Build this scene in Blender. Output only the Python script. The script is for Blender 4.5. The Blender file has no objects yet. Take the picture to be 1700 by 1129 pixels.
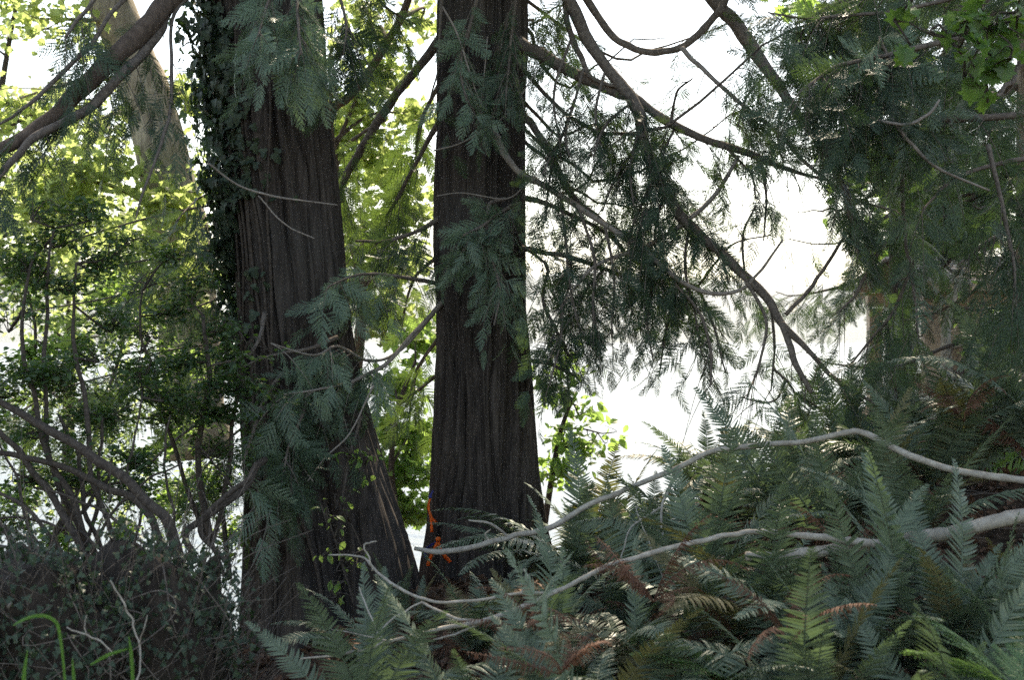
import bpy, math, random
import numpy as np
from mathutils import Vector, Matrix, Euler

# ------------------------------------------------------------------ camera frame / measuring helpers
F = 2335.0            # focal length in photograph pixels
CZ = 1.6              # eye height
scene = bpy.context.scene
COL = scene.collection
RNG = np.random.default_rng(7)

def at(px, py, d):
    return np.array([(px - 850.0) / F * d, d, CZ - (py - 564.5) / F * d])

def sstep(a, b, x):
    t = np.clip((np.asarray(x, float) - a) / (b - a), 0, 1)
    return t * t * (3 - 2 * t)

# ------------------------------------------------------------------ numpy noise
def _h(i, j, k, s):
    n = (i * 374761393 + j * 668265263 + k * 2147483647 + s * 1274126177) & 0xFFFFFFFF
    n = ((n ^ (n >> 13)) * 1274126177) & 0xFFFFFFFF
    n = (n ^ (n >> 16)) & 0xFFFFFFFF
    return n / 4294967295.0

def noise3(x, y, z, s=0):
    x, y, z = np.broadcast_arrays(np.asarray(x, float), np.asarray(y, float), np.asarray(z, float))
    xi, yi, zi = np.floor(x).astype(np.int64), np.floor(y).astype(np.int64), np.floor(z).astype(np.int64)
    u, v, w = x - xi, y - yi, z - zi
    u, v, w = u*u*(3-2*u), v*v*(3-2*v), w*w*(3-2*w)
    r = 0
    for a in (0, 1):
        for b in (0, 1):
            for c in (0, 1):
                wt = (u if a else 1-u) * (v if b else 1-v) * (w if c else 1-w)
                r = r + wt * _h(xi+a, yi+b, zi+c, s)
    return r

# ------------------------------------------------------------------ mesh building
class MB:
    def __init__(s): s.V = []; s.Q = []; s.T = []; s.n = 0
    def add(s, V, Q=None, T=None):
        V = np.asarray(V, float)
        if Q is not None and len(Q): s.Q.append(np.asarray(Q, np.int64) + s.n)
        if T is not None and len(T): s.T.append(np.asarray(T, np.int64) + s.n)
        s.V.append(V); s.n += len(V)
    def inst(s, tpl, R, P):
        """repeat a template (V,Q,T) with rotation/scale matrices R (N,3,3) and places P (N,3)"""
        R = np.asarray(R, float); P = np.asarray(P, float)
        if not len(P): return
        V, Q, T = tpl
        W = np.einsum('nij,vj->nvi', R, V) + P[:, None, :]
        off = (np.arange(len(P)) * len(V))[:, None, None]
        q = (Q[None] + off).reshape(-1, 4) if Q is not None and len(Q) else None
        t = (T[None] + off).reshape(-1, 3) if T is not None and len(T) else None
        s.add(W.reshape(-1, 3), q, t)
    def mesh(s, name, mat, offset=(0, 0, 0), smooth=True):
        V = np.concatenate(s.V) - np.asarray(offset)
        Q = np.concatenate(s.Q) if s.Q else np.zeros((0, 4), np.int64)
        T = np.concatenate(s.T) if s.T else np.zeros((0, 3), np.int64)
        me = bpy.data.meshes.new(name)
        me.vertices.add(len(V)); me.vertices.foreach_set('co', V.astype(np.float32).ravel())
        me.loops.add(len(Q)*4 + len(T)*3)
        me.loops.foreach_set('vertex_index', np.concatenate([Q.ravel(), T.ravel()]).astype(np.int32))
        me.polygons.add(len(Q) + len(T))
        st = np.concatenate([np.arange(len(Q))*4, len(Q)*4 + np.arange(len(T))*3]).astype(np.int32)
        me.polygons.foreach_set('loop_start', st)
        me.polygons.foreach_set('use_smooth', np.full(len(Q)+len(T), smooth))
        me.update(calc_edges=True)
        if mat is not None: me.materials.append(mat)
        return me
    def obj(s, name, mat, parent=None, smooth=True):
        off = (0, 0, 0)
        if parent is not None:
            p = parent
            while p.parent is not None: p = p.parent
            off = tuple(p.location)
        o = bpy.data.objects.new(name, s.mesh(name, mat, off, smooth)); COL.objects.link(o)
        if parent is not None: o.parent = parent
        return o

def tag(o, label=None, cat=None, group=None, kind=None):
    if label: o['label'] = label
    if cat: o['category'] = cat
    if group: o['group'] = group
    if kind: o['kind'] = kind
    return o

def thing(name, label, cat, loc, group=None):
    o = bpy.data.objects.new(name, None); COL.objects.link(o)
    o.location = tuple(float(c) for c in loc); o.empty_display_size = 0.1
    return tag(o, label, cat, group)

def catmull(P, n):
    P = np.asarray(P, float)
    if len(P) == 2:
        t = np.linspace(0, 1, n)[:, None]; return P[0]*(1-t) + P[1]*t
    E = np.vstack([2*P[0]-P[1], P, 2*P[-1]-P[-2]])
    seg = np.linspace(0, len(P)-1-1e-6, n); i = seg.astype(int); t = (seg-i)[:, None]
    a, b, c, d = E[i], E[i+1], E[i+2], E[i+3]
    return 0.5*((2*b) + (c-a)*t + (2*a-5*b+4*c-d)*t*t + (3*b-a-3*c+d)*t**3)

def frames(P):
    T = np.gradient(P, axis=0); T /= np.linalg.norm(T, axis=1)[:, None] + 1e-9
    n = np.cross(T[0], [0.3, 0.9, 0.2]); n /= np.linalg.norm(n) + 1e-9
    N = np.zeros_like(P)
    for i in range(len(P)):
        n = n - T[i]*np.dot(n, T[i]); n /= np.linalg.norm(n) + 1e-9; N[i] = n
    return T, N, np.cross(T, N)

def tube(mb, P, r, sides=7, rough=0.0, seed=0):
    P = np.asarray(P, float); n = len(P)
    r = np.broadcast_to(np.asarray(r, float), (n,))
    T, N, B = frames(P)
    a = np.linspace(0, 2*math.pi, sides, endpoint=False)
    rr = r[:, None] * np.ones((n, sides))
    if rough:
        k = np.arange(n)[:, None]
        rr = rr * (1 + rough*(noise3(np.cos(a)[None]*1.5+seed, np.sin(a)[None]*1.5, k*0.55, 3)-0.5)*2)
    V = P[:, None] + rr[..., None]*(np.cos(a)[None, :, None]*N[:, None] + np.sin(a)[None, :, None]*B[:, None])
    i = np.arange(n-1)[:, None]*sides; j = np.arange(sides)[None]; k = (j+1) % sides
    Q = np.stack([i+j, i+k, i+sides+k, i+sides+j], -1).reshape(-1, 4)
    V = V.reshape(-1, 3)
    V = np.vstack([V, P[0], P[-1]]); m = n*sides
    T0 = [[m, (q+1) % sides, q] for q in range(sides)] + [[m+1, m-sides+q, m-sides+(q+1) % sides] for q in range(sides)]
    mb.add(V, Q, np.array(T0))

def pxlimb(pts, n=None):
    """[(px,py,width_px,depth)] -> world path, radii"""
    A = np.array([np.append(at(p[0], p[1], p[3]), p[2]/2/F*p[3]) for p in pts])
    C = catmull(A, n or max(8, len(pts)*6))
    return C[:, :3], np.maximum(C[:, 3], 0.0015)

# ------------------------------------------------------------------ materials
def newmat(name):
    m = bpy.data.materials.new(name); m.use_nodes = True
    nt = m.node_tree; nt.nodes.clear()
    out = nt.nodes.new('ShaderNodeOutputMaterial')
    return m, nt, out

def N_(nt, t, **kw):
    n = nt.nodes.new(t)
    for k, v in kw.items():
        if hasattr(n, k) and not k[0].isupper(): setattr(n, k, v)
        else: n.inputs[k].default_value = v
    return n

def leafmat(name, c1, c2, tr, trans=0.4, rough=0.45, spec=0.4):
    m, nt, out = newmat(name); L = nt.links.new
    geo = N_(nt, 'ShaderNodeNewGeometry'); oi = N_(nt, 'ShaderNodeObjectInfo')
    tc = N_(nt, 'ShaderNodeTexCoord')
    no = N_(nt, 'ShaderNodeTexNoise', Scale=1.6, Detail=3.0); L(tc.outputs['Object'], no.inputs['Vector'])
    ad = N_(nt, 'ShaderNodeMath', operation='ADD'); L(geo.outputs['Random Per Island'], ad.inputs[0]); L(no.outputs['Fac'], ad.inputs[1])
    ad2 = N_(nt, 'ShaderNodeMath', operation='MULTIPLY_ADD'); ad2.inputs[1].default_value = 0.6; L(ad.outputs[0], ad2.inputs[0])
    ml = N_(nt, 'ShaderNodeMath', operation='MULTIPLY_ADD'); L(oi.outputs['Random'], ml.inputs[0]); ml.inputs[1].default_value = 0.5; ml.inputs[2].default_value = -0.35
    L(ml.outputs[0], ad2.inputs[2])
    mx = N_(nt, 'ShaderNodeMix', data_type='RGBA'); L(ad2.outputs[0], mx.inputs['Factor'])
    mx.inputs['A'].default_value = (*c1, 1); mx.inputs['B'].default_value = (*c2, 1)
    p = N_(nt, 'ShaderNodeBsdfPrincipled', Roughness=rough); p.inputs['Specular IOR Level'].default_value = spec
    L(mx.outputs['Result'], p.inputs['Base Color'])
    if trans > 0:
        t = N_(nt, 'ShaderNodeBsdfTranslucent')
        mt = N_(nt, 'ShaderNodeMix', data_type='RGBA'); mt.inputs['Factor'].default_value = 0.75
        L(mx.outputs['Result'], mt.inputs['A']); mt.inputs['B'].default_value = (*tr, 1)
        L(mt.outputs['Result'], t.inputs['Color'])
        ms = N_(nt, 'ShaderNodeMixShader'); ms.inputs[0].default_value = trans
        L(p.outputs[0], ms.inputs[1]); L(t.outputs[0], ms.inputs[2]); L(ms.outputs[0], out.inputs[0])
    else: L(p.outputs[0], out.inputs[0])
    return m

def barkmat(name, c1, c2, c3=None, stretch=(9, 9, 0.9), bump=0.6, dist=0.012, moss=None, rough=0.92):
    m, nt, out = newmat(name); L = nt.links.new
    tc = N_(nt, 'ShaderNodeTexCoord')
    mp = N_(nt, 'ShaderNodeMapping'); mp.inputs['Scale'].default_value = stretch; L(tc.outputs['Object'], mp.inputs['Vector'])
    n1 = N_(nt, 'ShaderNodeTexNoise', Scale=3.0, Detail=8.0, Roughness=0.7, Distortion=0.6); L(mp.outputs[0], n1.inputs['Vector'])
    n2 = N_(nt, 'ShaderNodeTexNoise', Scale=0.9, Detail=4.0); L(tc.outputs['Object'], n2.inputs['Vector'])
    cr = N_(nt, 'ShaderNodeValToRGB'); L(n1.outputs['Fac'], cr.inputs[0])
    cr.color_ramp.elements[0].position = 0.34; cr.color_ramp.elements[0].color = (*c1, 1)
    cr.color_ramp.elements[1].position = 0.68; cr.color_ramp.elements[1].color = (*c2, 1)
    col = cr.outputs[0]
    if c3 or moss:
        c = N_(nt, 'ShaderNodeValToRGB'); L(n2.outputs['Fac'], c.inputs[0])
        c.color_ramp.elements[0].position = 0.5; c.color_ramp.elements[0].color = (0, 0, 0, 1)
        c.color_ramp.elements[1].position = 0.66; c.color_ramp.elements[1].color = (.8, .8, .8, 1)
        mx = N_(nt, 'ShaderNodeMix', data_type='RGBA'); L(c.outputs[0], mx.inputs['Factor']); L(col, mx.inputs['A'])
        mx.inputs['B'].default_value = (*(c3 or moss), 1); col = mx.outputs['Result']
    p = N_(nt, 'ShaderNodeBsdfPrincipled', Roughness=rough); p.inputs['Specular IOR Level'].default_value = 0.2
    L(col, p.inputs['Base Color'])
    b = N_(nt, 'ShaderNodeBump', Strength=bump, Distance=dist); L(n1.outputs['Fac'], b.inputs['Height']); L(b.outputs[0], p.inputs['Normal'])
    L(p.outputs[0], out.inputs[0])
    return m

def simplemat(name, c, rough=0.6, spec=0.4, c2=None, scale=8.0, trans=0):
    m, nt, out = newmat(name); L = nt.links.new
    p = N_(nt, 'ShaderNodeBsdfPrincipled', Roughness=rough); p.inputs['Specular IOR Level'].default_value = spec
    p.inputs['Base Color'].default_value = (*c, 1)
    if c2:
        tc = N_(nt, 'ShaderNodeTexCoord'); no = N_(nt, 'ShaderNodeTexNoise', Scale=scale, Detail=6.0); L(tc.outputs['Object'], no.inputs['Vector'])
        cr = N_(nt, 'ShaderNodeValToRGB'); L(no.outputs['Fac'], cr.inputs[0])
        cr.color_ramp.elements[0].position = .35; cr.color_ramp.elements[0].color = (*c, 1)
        cr.color_ramp.elements[1].position = .65; cr.color_ramp.elements[1].color = (*c2, 1)
        L(cr.outputs[0], p.inputs['Base Color'])
        b = N_(nt, 'ShaderNodeBump', Strength=.5, Distance=.01); L(no.outputs['Fac'], b.inputs['Height']); L(b.outputs[0], p.inputs['Normal'])
    if trans:
        t = N_(nt, 'ShaderNodeBsdfTranslucent'); t.inputs[0].default_value = (*c, 1)
        ms = N_(nt, 'ShaderNodeMixShader'); ms.inputs[0].default_value = trans
        L(p.outputs[0], ms.inputs[1]); L(t.outputs[0], ms.inputs[2]); L(ms.outputs[0], out.inputs[0])
    else: L(p.outputs[0], out.inputs[0])
    return m

M = dict(
    cedar_bark=barkmat('cedar_bark', (.016, .0125, .0105), (.105, .083, .069), c3=(.068, .06, .053), stretch=(7, 7, .5), bump=.9),
    limb=barkmat('limb_bark', (.075, .06, .05), (.21, .17, .14), stretch=(12, 12, 12), bump=.5),
    brown_limb=barkmat('brown_limb_bark', (.065, .046, .036), (.16, .115, .088), stretch=(12, 12, 5), bump=.5),
    pale_limb=barkmat('pale_limb_bark', (.17, .14, .115), (.34, .29, .25), stretch=(14, 14, 14), bump=.4),
    maple_bark=barkmat('maple_bark', (.20, .16, .12), (.52, .44, .34), moss=(.17, .155, .07), stretch=(5, 5, 1.6), bump=.7),
    pale_bark=barkmat('pale_trunk_bark', (.22, .17, .13), (.45, .37, .30), stretch=(9, 9, .8), bump=.6),
    dead=barkmat('dead_branch_bark', (.24, .205, .165), (.46, .41, .34), stretch=(9, 9, 9), bump=.35, rough=.75),
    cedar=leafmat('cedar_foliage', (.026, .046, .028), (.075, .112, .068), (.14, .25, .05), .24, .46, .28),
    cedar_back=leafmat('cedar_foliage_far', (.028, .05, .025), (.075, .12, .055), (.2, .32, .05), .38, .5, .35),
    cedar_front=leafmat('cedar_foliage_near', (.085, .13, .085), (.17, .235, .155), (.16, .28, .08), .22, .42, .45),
    fern=leafmat('fern_green', (.07, .10, .062), (.165, .205, .13), (.17, .28, .09), .18, .48, .38),
    fern_old=leafmat('fern_old', (.10, .095, .04), (.19, .16, .075), (.24, .26, .06), .2, .55, .3),
    fern_bright=leafmat('fern_bright', (.06, .12, .03), (.12, .21, .06), (.22, .42, .05), .35, .42, .4),
    fern_pale=leafmat('fern_pale', (.10, .17, .07), (.17, .26, .11), (.22, .4, .08), .3, .5, .35),
    fern_dead=leafmat('fern_dead', (.075, .038, .025), (.19, .095, .06), (.2, .09, .045), .15, .75, .15),
    maple=leafmat('maple_leaf', (.09, .14, .04), (.22, .26, .08), (.66, .80, .26), .62, .42, .4),
    maple_green=leafmat('maple_leaf_green', (.06, .13, .025), (.14, .25, .05), (.46, .68, .16), .55, .42, .4),
    shrub=leafmat('shrub_leaf', (.02, .05, .02), (.06, .11, .035), (.16, .30, .03), .32, .4, .45),
    ivy=leafmat('ivy_leaf', (.013, .028, .017), (.055, .08, .045), (.07, .16, .02), .15, .5, .3),
    grass=leafmat('grass_blade', (.09, .20, .03), (.14, .28, .05), (.25, .50, .07), .4, .4, .4),
    litter=leafmat('leaf_litter', (.045, .026, .017), (.19, .10, .06), (.2, .1, .05), .1, .75, .2),
    tape=simplemat('orange_tape', (.92, .17, .02), .45, .4, trans=.35),
    blue=simplemat('blue_tape', (.03, .04, .22), .45, .4, trans=.2),
    wood=barkmat('porch_wood', (.42, .30, .20), (.62, .47, .33), stretch=(3, 3, 14), bump=.2, rough=.7),
    roof=simplemat('shingle', (.30, .25, .22), .85, .2, c2=(.50, .44, .40), scale=14),
    stump=barkmat('stump_wood', (.018, .014, .011), (.07, .054, .042), moss=(.03, .036, .018), stretch=(5, 5, 2.5), bump=.8),
    stem=barkmat('shrub_stem', (.035, .026, .02), (.10, .08, .065), stretch=(14, 14, 14), bump=.3),
)

# ------------------------------------------------------------------ foliage templates
def lozenges(P, D, S, ln, wd):
    """thin leaf-like quads: base P, direction D, side S"""
    a = P; b = P + D*(ln*.45)[:, None] + S*(wd/2)[:, None]; c = P + D*ln[:, None]; d = P + D*(ln*.45)[:, None] - S*(wd/2)[:, None]
    V = np.stack([a, b, c, d], 1).reshape(-1, 3)
    return V, np.arange(len(V)).reshape(-1, 4)

def spray_tpl(rng, n=10, droop=.22, wide=.42, sub=.05):
    P, D, S, ln, wd = [], [], [], [], []
    cur = rng.uniform(-.12, .12)
    f = lambda s: np.array([s*(1-.05*s), cur*s*s, -droop*s*s])
    def put(p, d, s, l, w): P.append(p); D.append(d); S.append(s); ln.append(l); wd.append(w)
    for k in range(5):
        a, b = f(k/5), f((k+1)/5); d = b-a; l = np.linalg.norm(d); put(a, d/l, np.array([0, 1., 0]), l*1.25, .018*(1-.12*k))
    for i in range(n):
        for sd in (-1, 1):
            s = .05 + .92*(i + (.5 if sd > 0 else 0))/n
            bl = wide*(1-s)**.7*(.55+.45*min(1, s/.22))*rng.uniform(.8, 1.12) + .03
            an = math.radians(rng.uniform(38, 54) - 12*s)
            p0 = f(s)
            dz = -droop*1.6*s - rng.uniform(0, .25)
            d = np.array([math.cos(an), sd*math.sin(an), dz]); d /= np.linalg.norm(d)
            m = max(2, int(bl/.03))
            sidev = np.cross([0, 0, 1.], d); sidev /= np.linalg.norm(sidev)
            put(p0, d, sidev, bl, .02)
            for j in range(m):
                u = (j+.4)/m
                q = p0 + d*bl*u + np.array([.06*u*u*bl, 0, -.12*u*u*bl])
                for s2 in (-1, 1):
                    l2 = sub*(1.1-.6*u)*rng.uniform(.75, 1.2)
                    d2 = d*.78 + sidev*s2*.62 + np.array([0, 0, rng.uniform(-.18, .1)]); d2 /= np.linalg.norm(d2)
                    sv = np.cross([0, 0, 1.], d2); sv /= np.linalg.norm(sv)
                    put(q, d2, sv + np.array([0, 0, rng.uniform(-.3, .3)]), l2, .021)
    V, Q = lozenges(np.array(P), np.array(D), np.array(S), np.array(ln), np.array(wd))
    return V, Q, None

def frond_tpl(rng, e0, e1, pairs=42, half=.14, sway=0., curl=.25, ragged=0., pw=.0078):
    ns = 60; s = np.linspace(0, 1, ns)
    a = np.radians(e0 + (e1-e0)*s**1.25)
    X = np.concatenate([[0], np.cumsum(np.cos(a[:-1]))])/(ns-1); Z = np.concatenate([[0], np.cumsum(np.sin(a[:-1]))])/(ns-1)
    Y = sway*s*s
    C = np.stack([X, Y, Z], 1)
    mb = MB(); 
    tube(mb, C[::4], np.linspace(.0065, .0015, len(C[::4])), 5)
    tw = rng.uniform(-.35, .35)
    for i in range(pairs):
        for sd in (-1, 1):
            t = .10 + .895*(i + rng.uniform(-.15, .15))/pairs
            k = min(ns-2, int(t*(ns-1))); p = C[k]; T = C[k+1]-C[k]; T /= np.linalg.norm(T)
            B = np.array([0, 1., 0]); Nn = np.cross(T, B)*1.0; Nn /= np.linalg.norm(Nn)
            if Nn[2] < 0: Nn = -Nn
            L = half*min(1, (t-.06)/.16)**.6*(1-max(0, (t-.4)/.62)**1.5)*rng.uniform(.9, 1.06)+.004
            if ragged: L *= rng.uniform(1-ragged, 1)
            ph = math.radians(6+30*t + rng.uniform(-5, 5) - (20*ragged*rng.random() if ragged else 0))
            d = B*sd*math.cos(ph) + T*math.sin(ph) + Nn*(.10 + tw*sd*.5 + rng.uniform(-.12, .12) - ragged*rng.uniform(0, .9))
            d /= np.linalg.norm(d)
            w = np.cross(Nn, d); w /= np.linalg.norm(w)
            w = w + Nn*rng.uniform(-.35, .35)
            hw = pw*(.75+.5*(1-t))*(1 - .4*ragged)
            us = [0, .12, .5, .82, 1]; ws = [.45, 1, .85, .5, .06]
            pts = []
            for u, q in zip(us, ws):
                c = p + d*L*u - Nn*curl*L*u*u + T*L*.10*u*u
                pts += [c + w*hw*q, c - w*hw*q]
            mb.add(pts, [[2*z, 2*z+1, 2*z+3, 2*z+2] for z in range(4)])
    return np.concatenate(mb.V), np.concatenate(mb.Q), np.concatenate(mb.T)

def fan_leaf(pts, fold=.12):
    pts = np.array(pts, float)
    V = np.vstack([[.32, 0, 0], np.column_stack([pts, np.abs(pts[:, 1])*fold - .18*pts[:, 0]**2])])
    n = len(pts); T = np.array([[0, 1+i, 1+(i+1) % n] for i in range(n)])
    return V, None, T
OVATE = fan_leaf([(0, 0), (.2, -.24), (.5, -.30), (.8, -.16), (1, 0), (.8, .16), (.5, .30), (.2, .24)], .3)
MAPLE = fan_leaf([(0, 0), (-.1, -.22), (.12, -.28), (.06, -.52), (.32, -.42), (.44, -.66), (.56, -.36), (.72, -.34), (.74, -.14), (1, 0),
                  (.74, .14), (.72, .34), (.56, .36), (.44, .66), (.32, .42), (.06, .52), (.12, .28), (-.1, .22)], .25)
IVY = fan_leaf([(0, 0), (-.06, -.3), (.18, -.5), (.4, -.26), (.62, -.34), (1, 0), (.62, .34), (.4, .26), (.18, .5), (-.06, .3)], .2)

def basis(D, Nv, scale):
    """rotation matrices: local X->D, local Z->close to Nv"""
    D = np.asarray(D, float); D = D/(np.linalg.norm(D, axis=1)[:, None]+1e-9)
    Y = np.cross(Nv, D); Y /= np.linalg.norm(Y, axis=1)[:, None]+1e-9
    Z = np.cross(D, Y)
    return np.stack([D, Y, Z], 2)*np.asarray(scale)[:, None, None]

def rdir(rng, n):
    v = rng.normal(size=(n, 3)); return v/np.linalg.norm(v, axis=1)[:, None]

r0 = np.random.default_rng(11)
SPRAYS = [spray_tpl(r0, 9+i % 3, .16+.05*i, .36+.03*i) for i in range(5)]

# clear windows in the crowns (photo px ellipses: cx, cy, rx, ry), where the open sky and lake show
GAPS = [(1050, 45, 100, 42), (1165, 205, 40, 36), (1340, 350, 40, 66), (1290, 310, 24, 24), (1150, 300, 18, 26),
        (1100, 700, 185, 34), (1240, 700, 60, 26), (1030, 690, 90, 24), (715, 110, 16, 50), (50, 110, 52, 42), (150, 130, 28, 26),
        (1385, 425, 30, 20), (1225, 330, 24, 36), (1130, 590, 10, 40), (300, 60, 20, 56), (1190, 110, 24, 50), (1300, 470, 20, 18),
        (1545, 570, 17, 76), (1650, 484, 52, 13), (1583, 590, 20, 52), (1560, 90, 16, 30), (1420, 560, 22, 30), (1480, 440, 14, 20), (1650, 430, 16, 14), (1440, 330, 20, 18), (1700, 60, 20, 60)]
def gap_ok(P, rng, soft=.06):
    P = np.atleast_2d(P)
    px = 850 + P[:, 0]/np.maximum(P[:, 1], .1)*F; py = 564.5 - (P[:, 2]-CZ)/np.maximum(P[:, 1], .1)*F
    ok = np.ones(len(P), bool)
    for cx, cy, rx, ry in GAPS:
        ok &= ~((((px-cx)/rx)**2 + ((py-cy)/ry)**2) < 1)
    return ok | (rng.random(len(P)) < soft)

def hang(wood, leaf, path, rad, rng, per_m=9, t0=.1, t1=1., tl=(.25, .6), size=(.2, .38), down=.9, out=None, twig_r=.0035, gaps=True, side=.6, clump=.45):
    """secondary twigs hanging off a limb, each carrying flat cedar sprays"""
    seg = np.linalg.norm(np.diff(path, axis=0), axis=1); Ln = seg.sum()
    n = max(1, int(per_m*Ln*(t1-t0)))
    Ps, Ds, Ns, Ss = [], [], [], []
    for q in range(n):
        t = t0 + (t1-t0)*(q + rng.random())/n
        k = min(len(path)-2, int(t*(len(path)-1)))
        p = path[k] + (path[k+1]-path[k])*rng.random(); T = path[k+1]-path[k]; T = T/(np.linalg.norm(T)+1e-9)
        if noise3(p[0]*2.3+31, p[1]*2.3, p[2]*2.3, 91) < clump: continue
        h = rdir(rng, 1)[0]; h[2] *= .3
        d0 = T*.45 + h*side + np.array([0, 0, -.25*down]) + (0 if out is None else np.asarray(out)*.4)
        d0 /= np.linalg.norm(d0)
        L = rng.uniform(*tl)*(.75 + .25*(1-t))
        u = np.linspace(0, 1, 6)[:, None]
        tw = p + d0*L*u + np.array([0, 0, -1.])*L*.75*down*u**1.8
        if gaps and not gap_ok(tw[-1:], rng)[0]: continue
        tube(wood, tw, np.linspace(twig_r, .0012, 6), 4)
        m = max(2, int(L/.085)); nv = np.cross(tw[-1]-tw[0], rdir(rng, 1)[0])
        for j in range(m+1):
            uu = .15 + .85*j/m; kk = min(4, int(uu*5)); tp = tw[kk] + (tw[kk+1]-tw[kk])*(uu*5-kk)
            td = tw[kk+1]-tw[kk]; td /= np.linalg.norm(td)
            sd = np.cross(nv, td); sd /= np.linalg.norm(sd)+1e-9
            dd = td if j == m else td*.75 + sd*(.75 if j % 2 else -.75) + np.array([0, 0, -.3*down])
            dd = dd + rng.normal(size=3)*.15
            Ps.append(tp); Ds.append(dd); Ns.append(nv/(np.linalg.norm(nv)+1e-9) + rng.normal(size=3)*.35); Ss.append(rng.uniform(*size)*(1-.25*uu))
    if not Ps: return
    Ps, Ds, Ns, Ss = map(np.array, (Ps, Ds, Ns, Ss))
    # the tip of each spray must stay clear of the open windows too
    if gaps:
        tip = Ps + Ds/np.linalg.norm(Ds, axis=1)[:, None]*Ss[:, None]*.7
        ok = gap_ok(tip, rng) & gap_ok(Ps, rng); Ps, Ds, Ns, Ss = Ps[ok], Ds[ok], Ns[ok], Ss[ok]
    R = basis(Ds, Ns, Ss); pick = rng.integers(0, len(SPRAYS), len(Ps))
    for i, tp in enumerate(SPRAYS):
        mk = pick == i; leaf.inst(tp, R[mk], Ps[mk])

LIMBS = []
def branch(tree, pts, wood='limb', leafm='cedar', foliage=True, rng=None, sides=7, n=None, snap=False, **kw):
    if not foliage: kw.pop('per_m', None)
    """one limb of a cedar (a part) and the foliage it carries (its sub-part)"""
    rng = rng or np.random.default_rng(int(abs(pts[0][0]*13 + pts[-1][1]*7)) + len(pts))
    P, r = pxlimb(pts, n) if len(pts[0]) == 4 else (np.asarray(pts)[:, :3], np.asarray(kw.pop('r')))
    if snap and LIMBS:
        A = np.concatenate(LIMBS); dl = A[int(np.argmin(np.linalg.norm(A-P[0], axis=1)))] - P[0]
        P = P + dl*(1-np.linspace(0, 1, len(P))[:, None])
    LIMBS.append(P)
    P = P + (np.stack([noise3(np.arange(len(P))*.35, 1.5, k*7.3, len(pts)+k) for k in range(3)], 1)-.5)*np.minimum(r, .016)[:, None]*1.3; r = r*.9
    w = MB(); tube(w, P, r, sides, .14, pts[0][0])
    lf = MB()
    if foliage:
        hang(w, lf, P, r, rng, **kw)
    b = w.obj('branch', M[wood], tree)
    if foliage and lf.n: lf.obj('foliage', M[leafm], b, smooth=False)
    return b

# ------------------------------------------------------------------ ground
def gz(x, y):
    x = np.asarray(x, float); y = np.asarray(y, float)
    z = (.66*sstep(.2, 2.4, x) + .6*sstep(2.0, 4.5, x))*(.06+.94*sstep(5.0, 8.4, y)) - .42*sstep(-.2, -1.6, x)
    right = sstep(2.4, 5.2, x)
    z = z - (1-right)*(sstep(10.2, 13, y)*.9 + .28*np.maximum(0, y-11.5)) - right*.22*np.maximum(0, y-17)
    z = z - sstep(-1.2, -2.6, x)*.10*np.maximum(0, y-7.5)
    z = z + (noise3(x*.9, y*.9, 0, 5)-.5)*.22 + (noise3(x*3.1, y*3.1, 0, 6)-.5)*.08 + (noise3(x*9, y*9, 0, 8)-.5)*.025
    return np.maximum(z, -4.2)

LAKE = -3.0
HAZE = .00024
def build_ground():
    xs = np.concatenate([-np.geomspace(3200, 7, 26), np.linspace(-6.5, 7.5, 190), np.geomspace(8, 3200, 26)])
    ys = np.concatenate([-np.geomspace(400, 2.2, 12), np.linspace(-2, 3.8, 20), np.linspace(4, 14, 150), np.linspace(14.3, 30, 50), np.geomspace(32, 4000, 30)])
    X, Y = np.meshgrid(xs, ys); Z = gz(X, Y)
    n, m = X.shape
    V = np.stack([X, Y, Z], -1).reshape(-1, 3)
    i = np.arange(n-1)[:, None]*m; j = np.arange(m-1)[None]
    Q = np.stack([i+j, i+j+1, i+m+j+1, i+m+j], -1).reshape(-1, 4)
    mb = MB(); mb.add(V, Q)
    m_ = simplemat('forest_floor', (.022, .016, .011), .95, .1, c2=(.085, .055, .036), scale=9)
    tag(mb.obj('ground', m_), kind='structure')
    # lake
    mt, nt, out = newmat('lake_water'); L = nt.links.new
    p = N_(nt, 'ShaderNodeBsdfPrincipled', Roughness=.22); p.inputs['Base Color'].default_value = (.03, .05, .06, 1); p.inputs['IOR'].default_value = 1.33
    tc = N_(nt, 'ShaderNodeTexCoord'); no = N_(nt, 'ShaderNodeTexNoise', Scale=1.4, Detail=4.0); L(tc.outputs['Object'], no.inputs['Vector'])
    b = N_(nt, 'ShaderNodeBump', Strength=.6, Distance=.25); L(no.outputs['Fac'], b.inputs['Height']); L(b.outputs[0], p.inputs['Normal']); L(p.outputs[0], out.inputs[0])
    mb = MB(); mb.add([[-3190, 14, LAKE], [3190, 14, LAKE], [3190, 3600, LAKE], [-3190, 3600, LAKE]], [[0, 1, 2, 3]])
    tag(mb.obj('lake', mt), kind='structure')
    # far shore
    xs = np.linspace(-3150, 3150, 160); ys = np.linspace(2200, 3800, 30)
    X, Y = np.meshgrid(xs, ys)
    h = (70 + 110*noise3(X/700, Y/900, 0, 21) + 40*noise3(X/180, Y/180, 0, 22))*sstep(2200, 2900, Y) - 6
    n, m = X.shape; i = np.arange(n-1)[:, None]*m; j = np.arange(m-1)[None]
    Q = np.stack([i+j, i+j+1, i+m+j+1, i+m+j], -1).reshape(-1, 4)
    mb = MB(); mb.add(np.stack([X, Y, h], -1).reshape(-1, 3), Q)
    tag(mb.obj('hills', simplemat('wooded_hill', (.035, .055, .035), .95, .1, c2=(.07, .09, .06), scale=.02)), kind='structure')
build_ground()
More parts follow.
